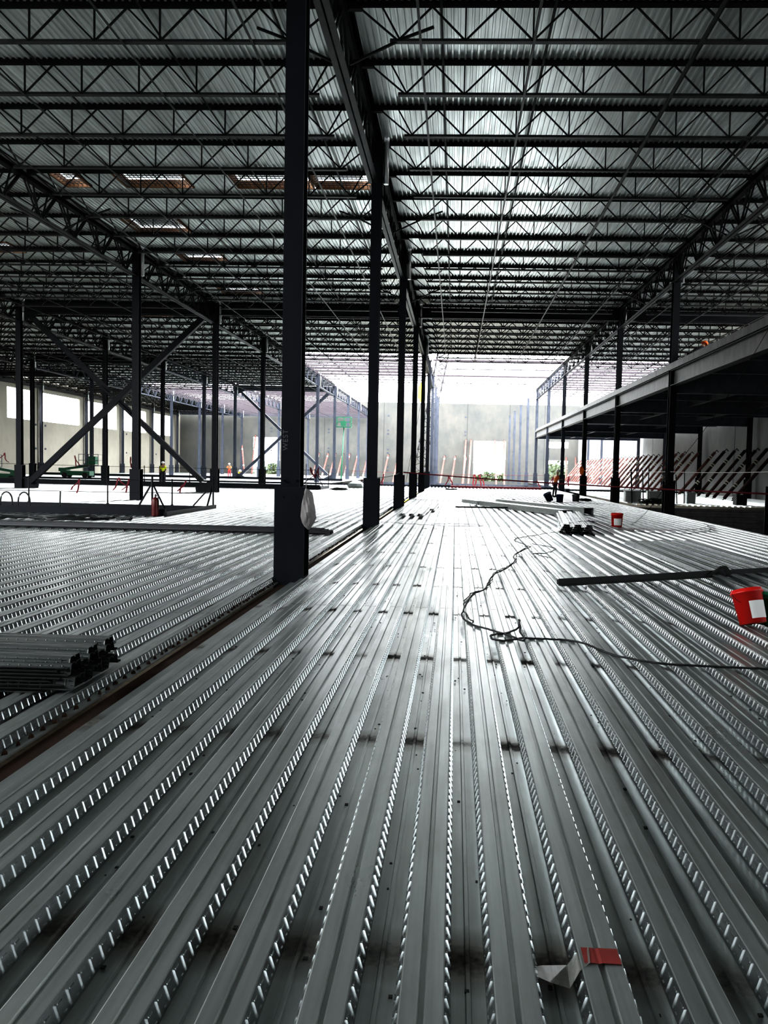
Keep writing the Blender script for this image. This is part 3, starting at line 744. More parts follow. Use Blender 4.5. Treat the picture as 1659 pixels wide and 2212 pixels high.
# sheet bundle in the middle
for i in range(4):
    o = sheet('deck_sheet', 3, 8.6 - i * .3, (3.95, 27.0, .085 + .05 * i), -.135 + .01 * i, (M['deck'], M['deck_web'])); tag(o, f"bright deck sheet in the central tied bundle, {['bottom', 'second', 'third', 'top'][i]} one", 'deck sheet', 'tied bundle of deck sheets beyond the red bucket')
# two pieces near the central columns
for i, (x, y) in enumerate(((-1.5, 31.5), (-1.2, 35.8))):
    o = sheet('deck_sheet', 3, 4.2, (x, y, .13 - .02 * i), -.03, (M['deck'], M['deck_web']), tilt=(.02, 0)); tag(o, f"short offcut deck sheet by the third central column, {['nearer', 'farther'][i]} one", 'deck sheet')
# shallow stack of loose sheets at right
for i, (x, y, L) in enumerate(((4.62, 15.6, 8.3), (5.5, 15.9, 8.4))):
    o = sheet('deck_sheet', 3, L, (x, y, .11 + .006 * i), .01, (M['deck'], M['deck_web'])); tag(o, f"loose deck sheet lying raised on the right deck, {['nearer', 'farther'][i]} of two", 'deck sheet')
# long pale trays
def channel(a, b, w, h, lab, m, z=.085):
    a = Vector((*a, z)); b = Vector((*b, z)); mb = MB(); d = (b - a).normalized(); r = d.cross(Vector((0, 0, 1)))
    for s_ in (-1, 1): mb.bar(a + r * s_ * w / 2 + Vector((0, 0, h / 2)), b + r * s_ * w / 2 + Vector((0, 0, h / 2)), .012, h)
    mb.bar(a + Vector((0, 0, h)), b + Vector((0, 0, h)), w, .012)
    for s_ in (-1, 1): mb.bar(a + r * s_ * (w / 2 + .04), b + r * s_ * (w / 2 + .04), .08, .01)
    return tag(mb.build('steel_tray', m), lab, 'tray')
channel((.6, 42.6), (1.35, 40.4), .45, .16, 'pale grey steel tray, far thinner piece under the coiled cable', M['sheet_pale'])
channel((1.5, 39.6), (4.45, 32.2), .55, .2, 'long pale grey steel tray lying diagonally on the deck', M['sheet_pale'])
channel((2.3, 40.9), (5.5, 33.2), .45, .26, 'long pale tray behind the diagonal one', M['sheet_pale'])
o = MB().bar((0.05, 36.3, .12), (2.7, 36.6, .12), .07, .07).build('steel_bar', M['black']); tag(o, 'short black steel bar under the pale trays', 'bar')
# long black bar at right
o = MB().angle((1.62, 12.35, .09), (8.0, 14.9, .24), .1, .012, 1).bar((1.62, 12.4, .13), (8.0, 14.95, .28), .07, .075).build('steel_bar', M['black']); tag(o, 'long black steel bar lying across the right deck', 'bar')
# clamp
t = empty('clamp_tool', (4.35, 13.35, .2)); tag(t, 'black clamp tool resting on the long black bar', 'tool')
MB().bar((-.2, 0, -.06), (.03, 0, .1), .04).bar((.03, 0, .1), (.12, 0, .12), .06, .05).build('handle', M['black'], t); MB().bar((.1, 0, .12), (.2, 0, 0), .05, .07).bar((-.02, 0, 0), (.12, 0, -.09), .06, .03).build('jaw', M['black'], t)

# ------------------------------------------------------------------ buckets
def bucket(loc, m, lab, r=.15, h=.36, rot=(0, 0, 0), label=True, bail=True, grp=None, lrot=0):
    t = empty('bucket', loc); t.rotation_euler = rot; tag(t, lab, 'bucket', grp)
    mb = MB(); mb.lathe([(.001, .0), (r * .86, 0), (r * .98, h * .86), (r * 1.08, h * .87), (r * 1.08, h * .93), (r * .99, h * .93), (r, h), (r * .96, h), (r * .84, .02), (.001, .02)], seg=28); mb.build('body', m, t)
    if label:
        mb = MB(); n = 8
        for i in range(n):
            a0, a1 = lrot + -PI / 2 - .75 + 1.5 * i / n, lrot + -PI / 2 - .75 + 1.5 * (i + 1) / n
            f = lambda a, z: ((r * (.87 + .12 * z / h) + .003) * math.cos(a), (r * (.87 + .12 * z / h) + .003) * math.sin(a), z)
            mb.quad([f(a0, h * .12), f(a1, h * .12), f(a1, h * .62), f(a0, h * .62)])
        mb.build('paper_label', M['white'], t)
    if bail: MB().tube([(r * 1.1 * math.cos(a), -.02 - .1 * math.sin(a), h * .9 - .16 * math.sin(a)) for a in [i * PI / 12 for i in range(13)]], .003, 5).build('handle', M['joist'], t)
    return t
bucket((5.25, 26.2, .078), M['red'], 'red bucket with a white label standing upright beyond the black bar', .19, .44)
b2 = bucket((3.47, 9.35, .13), M['red'], 'red bucket with torn white label tipped over at the right photo edge', .17, .40, rot=(-.32, -.12, .1), lrot=.35)
b3 = bucket((3.66, 9.62, .09), M['green_b'], 'dark green bucket half hidden behind the tipped red bucket', .17, .36, rot=(0, .1, 0), label=False)
bucket((5.5, 46.6, .1), M['blue'], 'navy bucket tipped towards the left, beside the upright one', .23, .5, rot=(.1, -.45, 0), label=False)
bucket((5.95, 45.9, .078), M['blue'], 'navy bucket standing upright before the worker in orange', .21, .44, label=False)
bucket((7.05, 47.2, .078), M['greyb'], 'grey bucket standing right of the navy buckets', .22, .42, label=False)

# ------------------------------------------------------------------ cables
def cable(pts, r, m, lab, wob=.02, cat='cable', grp=None, z=.085):
    P = [Vector((p[0], p[1], p[2] if len(p) > 2 else z)) for p in pts]; out = []
    for i in range(len(P) - 1):
        p0, p1, p2, p3 = P[max(i - 1, 0)], P[i], P[i + 1], P[min(i + 2, len(P) - 1)]
        for j in range(6):
            t_ = j / 6
            q_ = .5 * ((2 * p1) + (p2 - p0) * t_ + (2 * p0 - 5 * p1 + 4 * p2 - p3) * t_ ** 2 + (3 * p1 - p0 - 3 * p2 + p3) * t_ ** 3)
            out.append(q_ + Vector((random.uniform(-wob, wob), random.uniform(-wob, wob), random.uniform(0, wob * .5))))
    out.append(P[-1]); return tag(MB().tube(out, r, 6).build('power_cable', m), lab, cat, grp)
cp = [(2.87, 7.33), (2.49, 7.36), (2.02, 7.4), (1.75, 7.52), (1.52, 7.78), (1.38, 8.15), (1.2, 8.33), (.98, 8.36), (.75, 8.37), (.55, 8.22), (.42, 8.3), (.44, 8.5), (.6, 8.62), (.75, 8.95), (.77, 9.17, .13), (.75, 8.7), (.75, 8.25), (.6, 8.5), (.43, 8.76), (.25, 9.0), (.14, 9.4), (.13, 9.8), (.2, 10.6), (.3, 11.3), (.46, 11.69), (.56, 12.5), (.66, 13.3), (.85, 14.0), (1.02, 14.6), (1.2, 15.6), (1.25, 16.6), (1.5, 17.6), (1.75, 18.4)]
cable(cp, .011, M['black'], 'black power cable winding across the central deck to the right photo edge', .008)
cp2 = [(x + .05 * math.sin(i * 1.3), y + .12 * math.cos(i), .09) for i, (x, y) in enumerate([p[:2] for p in cp[19:]])]
cable(cp2, .008, M['black'], 'second thin black cable twisted along the winding power cable', .02)
cable([(1.75, 18.4), (1.5, 20.1), (1.9, 21.2), (2.6, 22.5), (3.1, 23.6), (3.3, 24.5, .2), (4.2, 24.6, .33), (5.0, 24.4, .1), (6.5, 23.7), (8, 25.5), (8.9, 29)], .009, M['black'], 'thin black cable crossing the tied sheet bundle', .04)
cable([(1.9, 19.2), (2.3, 18.3), (2.0, 17.2), (1.7, 17.0), (1.9, 16.2)], .008, M['black'], 'small black loop of cable near the winding cable', .03)
cable([(-2.4, 25.6), (-1.2, 24.9), (-.2, 24.4), (.9, 24.9), (.2, 25.6), (-.7, 25.1)], .007, M['black'], 'thin tangled cord beside the second central column', .04)
cable([(8.9, 28), (7.8, 26), (6.6, 25), (5.4, 25.3)], .006, M['rope_red'], 'thin dark red cord by the upright red bucket', .05)
cable([(-2.2, 44), (1, 43.5), (4, 45), (8.5, 44.3)], .01, M['joist'], 'thin cord lying straight across the far deck', .05)
cable([(-22, 22.9), (-19, 23.3), (-17.5, 22.6), (-16, 23.4), (-14.5, 22.7), (-13, 23.6), (-11.5, 23.1), (-10.4, 23.9)], .05, M['black'], 'black hoses tangled before the near curb at left', .12)
cable([(-22, 23.9), (-18.5, 24.2), (-16.6, 23.7), (-14, 24.2), (-12.2, 24.0), (-10.8, 24.4), (-9.8, 24.0)], .05, M['black'], 'black hose lying parallel to the near curb at left', .12)
def coil(loc, R, m, lab, n=9):
    t = MB()
    for k in range(n):
        cx, cy, rr = random.uniform(-.12, .12) * R * 2, random.uniform(-.12, .12) * R * 2, R * random.uniform(.6, 1)
        tz = random.uniform(0, .3) * R
        t.tube([(cx + rr * math.cos(a), cy + rr * .7 * math.sin(a), .03 + tz * (.6 + .5 * math.sin(a * 2 + k))) for a in [i * PI / 9 for i in range(19)]], .022, 5)
    o = t.build('cable_coil', m); o.location = loc; return tag(o, lab, 'cable coil')
coil((2.85, 43.2, .08), .55, M['black'], 'heap of coiled black cable behind the pale trays', 22)
coil((7.75, 48.2, .08), .35, M['black'], 'small black cable coil right of the grey bucket', 14)
coil((-.3, 66, .08), .5, M['black'], 'distant black coil on the deck by the fifth central column', 10)
coil((-8.4, 58.5, .08), .6, M['joist'], 'dark heap of cable near the distant guard frame', 12)

# plastic bag on the column
mb = MB(); prof = [(-.02, .62, .02, .012), (0.0, .57, .06, .03), (.005, .48, .075, .04), (.02, .38, .09, .06), (.04, .27, .11, .075), (.05, .19, .115, .07), (.03, .10, .085, .05), (.03, .04, .05, .03), (.045, 0, .012, .01)]
rings = []
for k, (dx, z, rx, ry) in enumerate(prof):
    rings.append([mb.bm.verts.new((dx + rx * math.cos(a) * (1 + .22 * math.sin(3 * a + k)), ry * math.sin(a) * (1 + .2 * math.cos(4 * a + k * 1.7)), z)) for a in [i * PI / 8 for i in range(16)]])
for A, B in zip(rings, rings[1:]):
    for k in range(16): mb.bm.faces.new((A[k], A[(k + 1) % 16], B[(k + 1) % 16], B[k]))
mb.bar((-.03, 0, .62), (-.05, .0, 1.0), .03, .008)
o = mb.build('plastic_bag', M['bag']); o.location = (-2.27, 12.25, .86); o.rotation_euler = (0, .05, 0)
tag(o, 'crumpled white plastic bag hanging on the side of the nearest column', 'bag')
# red tape
t = empty('warning_tape', (.563, 2.86, .0)); t.rotation_euler = (0, 0, .0); tag(t, 'torn strip of red printed tape stuck over a deck rib in the foreground', 'tape')
mb = MB(); zz = .0825
xs = [-.06, -.02, -.008, .004, .03, .072, .085]; zs = [zz + .003, zz + .003, zz, zz + .004, zz + .003, zz + .003, .045]
for i in range(6): mb.quad([(xs[i], -.048, zs[i]), (xs[i + 1], -.048, zs[i + 1]), (xs[i + 1], .045, zs[i + 1]), (xs[i], .045, zs[i])])
mb.quad([(.088, -.12, .03), (.100, -.17, .02), (.092, .045, .04), (.075, .0, zz)])
mb.build('red_strip', M['tape_red'], t)
mb = MB(); pts = [(-.03, .045, .088), (-.075, .035, .07), (-.11, .03, .025), (-.2, .03, .02), (-.245, .0, .03)]
pts2 = [(-.04, -.05, .088), (-.08, -.08, .075), (-.12, -.12, .035), (-.19, -.105, .045), (-.24, -.06, .04)]
for i in range(4): mb.quad([pts[i], pts[i + 1], pts2[i + 1], pts2[i]])
mb.build('clear_film', M['tape_clear'], t)
# fire extinguisher at near curb
t = empty('fire_extinguisher', (-9.75, 25.95, .08)); tag(t, 'dark red fire extinguisher standing at the corner of the near curb', 'extinguisher')
mred = mat('dark_red_enamel', (.10, .008, .008), .35)
MB().lathe([(.001, 0), (.11, 0), (.12, .03), (.12, .5), (.09, .58), (.03, .62), (.001, .62)], seg=18).build('cylinder', mred, t)
MB().tube([(0, 0, .6), (0, 0, .7)], .025, 8).bar((0, 0, .7), (.12, 0, .78), .02).bar((0, 0, .68), (.12, 0, .66), .02).build('handle', M['black'], t)
MB().tube([(.02, -.02, .68), (.12, -.06, .6), (.13, -.05, .3)], .012, 6).build('hose', M['black'], t)

# ------------------------------------------------------------------ rebar, boxes right far
for i, (x, y, h) in enumerate([(10.2, 46.8, 1.9), (10.5, 48.2, 2.0), (10.9, 47, 1.9), (11.3, 47.6, 2.1), (12.0, 47.2, 1.9), (12.35, 48, 2.0), (12.9, 47.3, 1.7), (13.5, 48, 1.9)]):
    o = MB().tube([(0, 0, 0), (random.uniform(-.15, .15), 0, h)], .03, 6).build('steel_rod', M['black']); o.location = (x, y, .07); tag(o, 'upright black steel rod between mezzanine columns', 'rod', 'upright black rods between mezzanine columns')
for i, (x, w) in enumerate(((10.6, .9), (11.9, .8), (14.0, .5))):
    t = MB().box(-w / 2, w / 2, -.3, .3, 0, .62).box(-w / 2 - .03, w / 2 + .03, -.33, .33, .62, .66).box(-w / 2 + .05, w / 2 - .05, -.32, -.3, .1, .5).build('equipment_box', M['sheet_pale']); t.location = (x, 48.6, .08)
    tag(t, f"pale metal box under the mezzanine edge, {['left', 'middle', 'right'][i]} of three", 'box')
o = MB().box(-.3, .3, -.3, .3, 0, .6).box(-.33, .33, -.33, .33, .5, .56).build('equipment_box', M['black']); o.location = (16.6, 47.6, .08); tag(o, 'black box standing on the deck under the mezzanine at right', 'box')
coil((11.5, 46.6, .08), .8, M['black'], 'black cable heap at the corrugated edge below the mezzanine', 20)

# ------------------------------------------------------------------ tilt-up braces
def tiltbrace(a, b, m, lab, grp, r=.13, bands=(.25, .72)):
    a, b = Vector(a), Vector(b); t = empty('wall_brace', a); tag(t, lab, 'brace', grp); d = b - a; L = d.length; u = d.normalized()
    MB().tube([u * .25, u * (L - .25)], r, 10).build('pipe', m, t)
    mb = MB()
    for f in bands:
        for k in range(2): mb.tube([u * (L * f + k * .2), u * (L * f + k * .2 + .09)], r + .008, 10)
    mb.build('tape_band', M['band'], t)
    mb = MB(); mb.tube([u * (L - .27), u * L, u * L + Vector((.18 * (1 if abs(d.x) > 1 else 0), .1, -.15))], .04, 6); mb.tube([u * 0, u * .27], .04, 6); mb.build('end_fitting', M['steel_grey'], t)
n = 36
for i in range(n):
    y = 55 + 85 * (i / (n - 1)) ** 1.05 + random.uniform(-.2, .2)
    dark_ = y < 66
    if 66 < y < 80 and i % 4 == 3: continue
    f = .2 + .15 * random.random(); g_ = .62 + .2 * random.random()
    lab = f'leaning pipe brace on the right wall, {ORD(i + 1)} from the camera' if i < 12 else 'distant leaning red-brown pipe brace along the right wall'
    tiltbrace((18.6 + random.uniform(-.1, .1), y - .3, -.02), (21.75, y, 3.85 + random.uniform(-.08, .08)), M['brace_dark'] if dark_ else M['brace'], lab, 'leaning braces along the right wall', .12, (f, g_) if i % 3 else (g_,))
xb = [(679, 977), (699, 977), (715, 977), (731, 977), (746, 977), (764, 977), (786, 977), (830, 978), (852, 978), (891, 980), (952, 981), (975, 981), (998, 981)]
for (px, py) in xb:
    X = (px - 988) / 1743 * 148.5 + 1.1; tiltbrace((X - 1.3, 140.5, -5.95), (X, 148.9, 4.25), M['brace'], 'reddish pipe brace propping the back wall, one of the short evenly spaced ones', 'short braces on the back wall', .16, (.60, .92))
for px, px2, lab in ((1010, 1002, 'tall reddish brace left of the tall doorway, outer one'), (1021, 1014, 'tall reddish brace left of the tall doorway, inner one'), (1072, 1079, 'tall reddish brace crossing the tall doorway'), (1092, 1094, 'tall reddish brace at the right edge of the tall doorway')):
    X = (px - 988) / 1743 * 148.5; X2 = (px2 - 988) / 1743 * 141; tiltbrace((X2, 138, -5.95), (X, 148.9, 7.3), M['brace'], lab, 'tall braces by the tall doorway', .17, (.46, .75))
for px, px2, lab in ((579, 572, 'reddish brace in the left doorway, left one'), (595, 587, 'reddish brace in the left doorway, right one'), (547, 556, 'reddish brace leaning the other way at the left doorway edge')):
    X = (px - 990) / 1743 * 149 - 2.0; X2 = (px2 - 990) / 1743 * 141 - 2.0; tiltbrace((X2, 141, .0), (X, 148.9, 7.3), M['brace'], lab, 'braces at the left doorway', .15, (.2, .6))
for px, lab in ((1232, 'brace seen in the small right opening'), (1252, 'second brace seen in the small right opening')):
    X = (px - 995) / 1743 * 149; tiltbrace((X - 1., 141, -.02), (X, 148.9, 4.4), M['brace'], lab, None, .15, ())

# ------------------------------------------------------------------ crane
t = empty('lattice_crane', (-6.6, 130, -6)); tag(t, 'tall blue lattice crane boom rising beyond the central columns', 'crane')
mb = MB()
A0, A1 = Vector((0, 0, 3.2)), Vector((5.0, 0, 30)); nseg = 22; W = .85
cor = [(-W, -W), (W, -W), (W, W), (-W, W)]
dd = (A1 - A0).normalized(); rr_ = dd.cross(Vector((0, 1, 0))).normalized()
P_ = lambda f, c: A0.lerp(A1, f) + rr_ * c[0] * min(1, f * 6 + .2) + Vector((0, c[1] * min(1, f * 6 + .2), 0))
for c in cor:
    for j in range(nseg): mb.tube([P_(j / nseg, c), P_((j + 1) / nseg, c)], .11, 5)
for j in range(nseg):
    for a, b in zip(cor, cor[1:] + cor[:1]): mb.tube([P_(j / nseg, a), P_((j + 1) / nseg, b)] if j % 2 else [P_(j / nseg, b), P_((j + 1) / nseg, a)], .07, 4)
mb.build('boom', M['steel_grey'], t)
MB().box(-1.6, 1.6, -2.5, 3., 1.2, 3.6).box(-2.1, -1., -2.6, -1., 1.2, 3.2).build('machinery_house', M['yellow'], t)
for sx in (-1, 1):
    mb = MB(); mb.tube([(sx * 1.9 + (-.4 if sx < 0 else -.4), y, z) for y, z in ((0, 0),)] * 2, .01, 4); mb.box(sx * 1.9 - .45, sx * 1.9 + .45, -3.2, 3.2, .0, 1.1); mb.build('crawler_track', M['black'], t)
for dx, lab in ((-1.4, 'thin hoist cable left of the crane boom'), (.6, 'thin pendant cable of the crane')):
    MB().tube([(dx - .6, -.5, 1.2), (dx + 4.3, -.5, 30)], .03, 4).build('cable', M['joist'], t)
MB().box(.35, 1.15, -.4, .4, 18.9, 20.9).box(.6, .9, -.5, .5, 18.4, 21.4).tube([(.75, 0, 21), (4.6, 0, 29.9)], .03, 4).build('hook_block', M['yellow'], t)

# ------------------------------------------------------------------ lifts
def scissor_lift(loc, lab, rz=0):
    t = empty('lift_machine', loc, rz); tag(t, lab, 'lift')
    MB().box(-1.5, 1.5, -.5, .5, .25, .7).box(-1.7, -.9, -.45, .45, .65, 1.0).build('chassis', M['green'], t)
    for sx in (-1, 1):
        for sy in (-1, 1): MB().tube([(sx * 1.05, sy * .42, .28), (sx * 1.05, sy * .6, .28)], .28, 14).build('wheel', M['black'], t)
    MB().bar((-1.2, 0, .9), (1.2, 0, 1.25), .3, .24).bar((1.1, 0, 1.2), (1.2, 0, 1.9), .25).build('boom', M['green'], t)
    mb = MB()
    for z in (1.3, 1.8, 2.4):
        for a, b in (((0.4, -.5), (2.4, -.5)), ((0.4, .5), (2.4, .5)), ((.4, -.5), (.4, .5)), ((2.4, -.5), (2.4, .5))): mb.bar((*a, z), (*b, z), .05)
    for x in (.4, 1.4, 2.4):
        for y in (-.5, .5): mb.bar((x, y, 1.25), (x, y, 2.4), .05)
    mb.box(.4, 2.4, -.5, .5, 1.22, 1.28); mb.build('basket', M['greyb'], t)
    MB().box(1.2, 2.0, -.3, .3, 1.4, 2.2).build('control_box', M['green_b'], t); return t
scissor_lift((-38.3, 80.5, .08), 'green boom lift with grey basket parked before the left wall')
scissor_lift((-41.4, 72.5, -.2), 'partly visible lift machine at the left photo edge', PI)
t = empty('boom_lift', (-13.9, 100, -6)); tag(t, 'green boom lift raised high with its basket near the far girder', 'lift')
MB().box(-1.2, 1.2, -1.5, 1.5, .5, 1.5).build('chassis', M['green'], t)
MB().tube([(-.4, 0, 1.3), (-.2, 0, 8), (.0, 0, 13.)], [.12, .09, .06], 8).build('mast', M['green'], t)
mb = MB()
for z in (12.7, 13.3, 13.9):
    for a, b in (((-.9, -.4), (.9, -.4)), ((-.9, .4), (.9, .4)), ((-.9, -.4), (-.9, .4)), ((.9, -.4), (.9, .4))): mb.bar((*a, z), (*b, z), .07)
for x in (-.9, 0, .9):
    for y in (-.4, .4): mb.bar((x, y, 12.7), (x, y, 13.9), .07)
mb.box(-.9, .9, -.4, .4, 12.6, 12.7); mb.box(-.35, .35, -.45, -.35, 12.8, 13.4); mb.build('basket', M['green'], t)

# ------------------------------------------------------------------ people
def skin_mesh(name, verts, edges, radii, m, parent, sub=1):
    me = bpy.data.meshes.new(name); me.from_pydata(verts, edges, []); o = bpy.data.objects.new(name, me); COL.objects.link(o); o.parent = parent
    md = o.modifiers.new('s', 'SKIN'); sk = me.skin_vertices[0].data if me.skin_vertices else None
    if not me.skin_vertices:
        bm = bmesh.new(); bm.from_mesh(me); bm.verts.layers.skin.verify(); bm.to_mesh(me); bm.free()
    for i, r in enumerate(radii):
        rr = r if isinstance(r, tuple) else (r, r); me.skin_vertices[0].data[i].radius = rr; me.skin_vertices[0].data[i].use_root = i == 0
    md.use_smooth_shade = True; s2 = o.modifiers.new('b', 'SUBSURF'); s2.levels = sub; s2.render_levels = sub; me.materials.append(m); return o
def person(loc, rz, pose, top, trs, lab, hat='hat', s_=1.):
    """pose: dict of joints"""
    t = empty('person', loc, rz); t.scale = (s_,) * 3; tag(t, lab, 'person')
    J = pose
    v = ['pelvis', 'waist', 'chest', 'neck', 'headc', 'headt', 'shl', 'ell', 'wrl', 'shr', 'elr', 'wrr', 'hipl', 'knl', 'anl', 'tol', 'hipr', 'knr', 'anr', 'tor', 'hal', 'har']
    ix = {n_: i for i, n_ in enumerate(v)}
    E_ = [('pelvis', 'waist'), ('waist', 'chest'), ('chest', 'neck'), ('neck', 'headc'), ('headc', 'headt'), ('chest', 'shl'), ('shl', 'ell'), ('ell', 'wrl'), ('wrl', 'hal'), ('chest', 'shr'), ('shr', 'elr'), ('elr', 'wrr'), ('wrr', 'har'), ('pelvis', 'hipl'), ('hipl', 'knl'), ('knl', 'anl'), ('anl', 'tol'), ('pelvis', 'hipr'), ('hipr', 'knr'), ('knr', 'anr'), ('anr', 'tor')]
    rad = dict(pelvis=.12, waist=.115, chest=.13, neck=.055, headc=.095, headt=.08, shl=.07, ell=.045, wrl=.03, hal=.035, shr=.07, elr=.045, wrr=.03, har=.035, hipl=.085, knl=.06, anl=.045, tol=.04, hipr=.085, knr=.06, anr=.045, tor=.04)
    for side in 'lr':
        w = Vector(J['wr' + side]); e = Vector(J['el' + side]); J['ha' + side] = tuple(w + (w - e).normalized() * .13)
    skin_mesh('body', [J[n_] for n_ in v], [(ix[a], ix[b]) for a, b in E_], [rad[n_] for n_ in v], M['skin'], t)
    sh = ['waist', 'chest', 'shl', 'ell', 'shr', 'elr', 'pelvis']
    def sub(names, edges, rr, nm, m):
        k = {n_: i for i, n_ in enumerate(names)}; skin_mesh(nm, [J[n_] for n_ in names], [(k[a], k[b]) for a, b in edges], rr, m, t)
    sub(sh, [('pelvis', 'waist'), ('waist', 'chest'), ('chest', 'shl'), ('shl', 'ell'), ('chest', 'shr'), ('shr', 'elr')], [.145, .165, .09, .062, .09, .062, .14], 'safety_shirt', top)
    lg = ['pelvis', 'hipl', 'knl', 'anl', 'hipr', 'knr', 'anr']
    sub(lg, [('pelvis', 'hipl'), ('hipl', 'knl'), ('knl', 'anl'), ('pelvis', 'hipr'), ('hipr', 'knr'), ('knr', 'anr')], [.142, .1, .078, .062, .1, .078, .062], 'trousers', trs)
    for side in 'lr':
        a, b = Vector(J['an' + side]), Vector(J['to' + side]); MB().tube([a + Vector((0, 0, .05)), a, a.lerp(b, .5), b], [.065, .07, .062, .045], 10).build('boot', M['black'], t)
    hc = Vector(J['headt']); up = (hc - Vector(J['headc'])).normalized()
    mb = MB(); mb.lathe([(.165, -.01), (.135, 0), (.125, .06), (.09, .11), (.04, .135), (.001, .14)], seg=16); h = mb.build('hard_hat', M[hat], t)
    h.location = hc - up * .0; h.rotation_mode = 'QUATERNION'; h.rotation_quaternion = Vector((0, 0, 1)).rotation_difference(up)
    # face
    fw = Vector(J.get('face', (0, -1, 0))); c = Vector(J['headc']).lerp(hc, .2) + fw * .1
    mb = MB(); mb.tube([c + Vector((0, 0, .04)), c + fw * .03 - Vector((0, 0, .02)), c - Vector((0, 0, .03))], [.008, .018, .01], 6); mb.build('nose', M['skin'], t)
    return t
def standing(lean=.0, arms='down', stride=.1):
    J = dict(pelvis=(0, 0, .95), waist=(0, -.02 - lean * .3, 1.12), chest=(0, -lean * .7, 1.38), neck=(0, -lean, 1.53), headc=(0, -lean - .03, 1.62), headt=(0, -lean - .05, 1.72),
             shl=(-.19, -lean * .8, 1.42), shr=(.19, -lean * .8, 1.42), hipl=(-.1, 0, .9), hipr=(.1, 0, .9), knl=(-.12, -.03, .5), knr=(.12, stride * .5, .5), anl=(-.13, 0, .09), anr=(.13, stride, .09), tol=(-.14, -.16, .04), tor=(.14, stride - .16, .04))
    if arms == 'down': J.update(ell=(-.26, -lean * .8 + .02, 1.14), elr=(.26, -lean * .8 + .02, 1.14), wrl=(-.24, -lean * .8 - .12, .92), wrr=(.24, -lean * .8 - .12, .92))
    else: J.update(ell=(-.3, -lean - .05, 1.2), elr=(.3, -lean - .05, 1.2), wrl=(-.1, -lean - .3, 1.2), wrr=(.1, -lean - .3, 1.2))
    return J
person((6.6, 53.4, .078), 1.75, standing(.12, 'front'), M['orange'], M['trouser'], 'worker in orange shirt and dark trousers standing by the right columns', s_=1.0)
person((-26.1, 71.3, .078), .1, standing(.0, 'down'), M['hivis'], M['trouser'], 'worker in yellow high-visibility shirt standing behind the braced guard post', 'hat')
person((-29.2, 103.5, .078), .2, standing(.1, 'front', .2), M['orange'], M['redtrouser'], 'distant worker in orange vest and red trousers facing the camera')
kne = dict(pelvis=(0, .1, .42), waist=(0, -.05, .56), chest=(0, -.25, .72), neck=(0, -.38, .80), headc=(0, -.45, .84), headt=(0, -.52, .92), shl=(-.19, -.28, .74), shr=(.19, -.28, .74), ell=(-.24, -.45, .5), elr=(.24, -.45, .5), wrl=(-.15, -.6, .3), wrr=(.15, -.6, .3), hipl=(-.1, .08, .4), hipr=(.1, .08, .4), knl=(-.15, -.25, .12), knr=(.15, -.3, .4), anl=(-.15, .2, .08), anr=(.15, -.25, .09), tol=(-.15, .34, .05), tor=(.15, -.4, .04))
person((-27.6, 103.3, .078), .0, dict(kne), M['hivis'], M['trouser'], 'distant worker in yellow crouching beside the foot of far X brace')
mp = dict(kne); person((10.35, 36.2, 6.6), 1.9, mp, M['trouser'], M['trouser'], 'worker in dark clothes with an orange hard hat kneeling on the mezzanine edge', 'orange', 1.05)
# vest tied on the column
mb = MB(); 
for k in range(6): mb.tube([(0.02 * k - .05, 0, .45), (-.1 + .05 * k, -.05, .2), (-.08 + .04 * k, -.03, -.1 - .05 * (k % 3))], [.05, .06, .02], 6)
o = mb.build('safety_vest', M['orange']); o.location = (9.45, KY(4) - .25, 1.75); tag(o, 'orange safety vest tied on a mezzanine edge column', 'vest')
# bundle of black & white plastic near far guard frame
mb = MB(); mb.lathe([(.7, 0), (.85, .2), (.7, .45), (.35, .7), (.1, .78), (.001, .8)], seg=9, smooth=False); o = mb.build('tarp_bundle', M['sheet_pale']); o.location = (-8.1, 66, .08); o.scale = (.9, .7, .8); tag(o, 'crumpled grey tarp bundle near the far end of the deck', 'tarp')

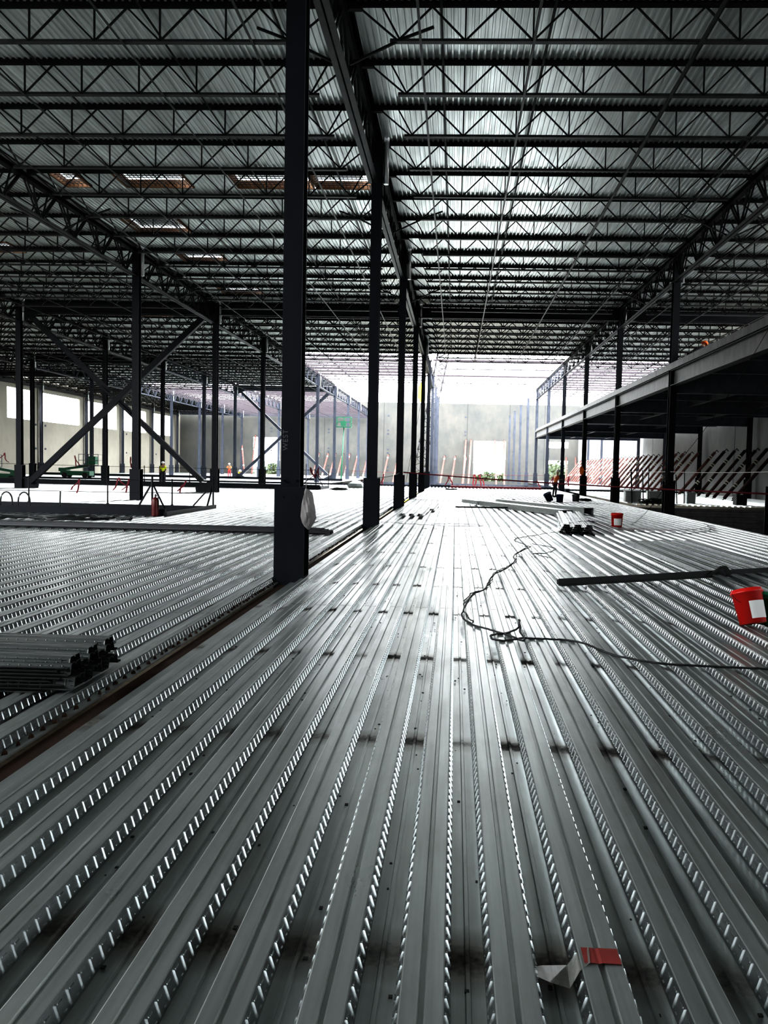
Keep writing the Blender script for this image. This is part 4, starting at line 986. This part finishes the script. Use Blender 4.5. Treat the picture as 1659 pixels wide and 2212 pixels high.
# ------------------------------------------------------------------ small debris on the deck
mb = MB()
for i in range(260):
    y = random.uniform(2.3, 12); n_ = random.randint(-6 - int(y * .3), 10); x = XREF + (n_ + .5) * FP + random.uniform(-.05, .05)
    if x < -2.2: continue
    s_ = random.uniform(.003, .009); c = Vector((x, y, .003 + .0022 * 2 + s_ * .4)); mb.box(c.x - s_, c.x + s_, c.y - s_ * random.uniform(.6, 2.2), c.y + s_, c.z - s_ * .4, c.z + s_ * .4)
tag(mb.build('debris', M['black']), 'black weld crumbs scattered in the deck flutes in the foreground', 'debris', kind='stuff')

# ------------------------------------------------------------------ world, light
w = bpy.data.worlds.new('w'); SC.world = w; w.use_nodes = True; nt = w.node_tree; bg = nt.nodes['Background']
tc = nt.nodes.new('ShaderNodeTexCoord'); sp = nt.nodes.new('ShaderNodeSeparateXYZ'); nt.links.new(tc.outputs['Generated'], sp.inputs[0])
rp = nt.nodes.new('ShaderNodeValToRGB'); rp.color_ramp.elements[0].position = .0; rp.color_ramp.elements[0].color = (.98, .99, 1, 1); rp.color_ramp.elements[1].position = .6; rp.color_ramp.elements[1].color = (.9, .95, 1, 1)
nt.links.new(sp.outputs[2], rp.inputs[0]); nt.links.new(rp.outputs[0], bg.inputs[0]); bg.inputs[1].default_value = 9.2
sun = bpy.data.lights.new('sun', 'SUN'); sun.energy = 3.5; sun.angle = .5; so = bpy.data.objects.new('sun', sun); COL.objects.link(so)
so.rotation_euler = Vector((-.15, -.75, -.62)).to_track_quat('-Z', 'Y').to_euler()

# ------------------------------------------------------------------ camera
f_px, pitch, roll, yaw = 1742.86, .05455, .021485, .03788
cam = bpy.data.cameras.new('camera'); co = bpy.data.objects.new('camera', cam); COL.objects.link(co)
cam.sensor_fit = 'VERTICAL'; cam.sensor_height = 24; cam.lens = f_px / 2212 * 24; cam.shift_x = -(915.08 - 829.5) / 2212
co.matrix_world = Matrix.Translation((0, 0, 1.8376)) @ Matrix.Rotation(yaw, 4, 'Z') @ Matrix.Rotation(PI / 2 - pitch, 4, 'X') @ Matrix.Rotation(roll, 4, 'Z')
cam.clip_start = .05; cam.clip_end = 3000
SC.camera = co
SC.view_settings.view_transform = 'Standard'; SC.view_settings.look = 'High Contrast'; SC.view_settings.exposure = 0.15
SC.cycles.max_bounces = 11; SC.cycles.glossy_bounces = 8; SC.cycles.diffuse_bounces = 6; SC.cycles.use_denoising = True
SC.cycles.sample_clamp_indirect = 6
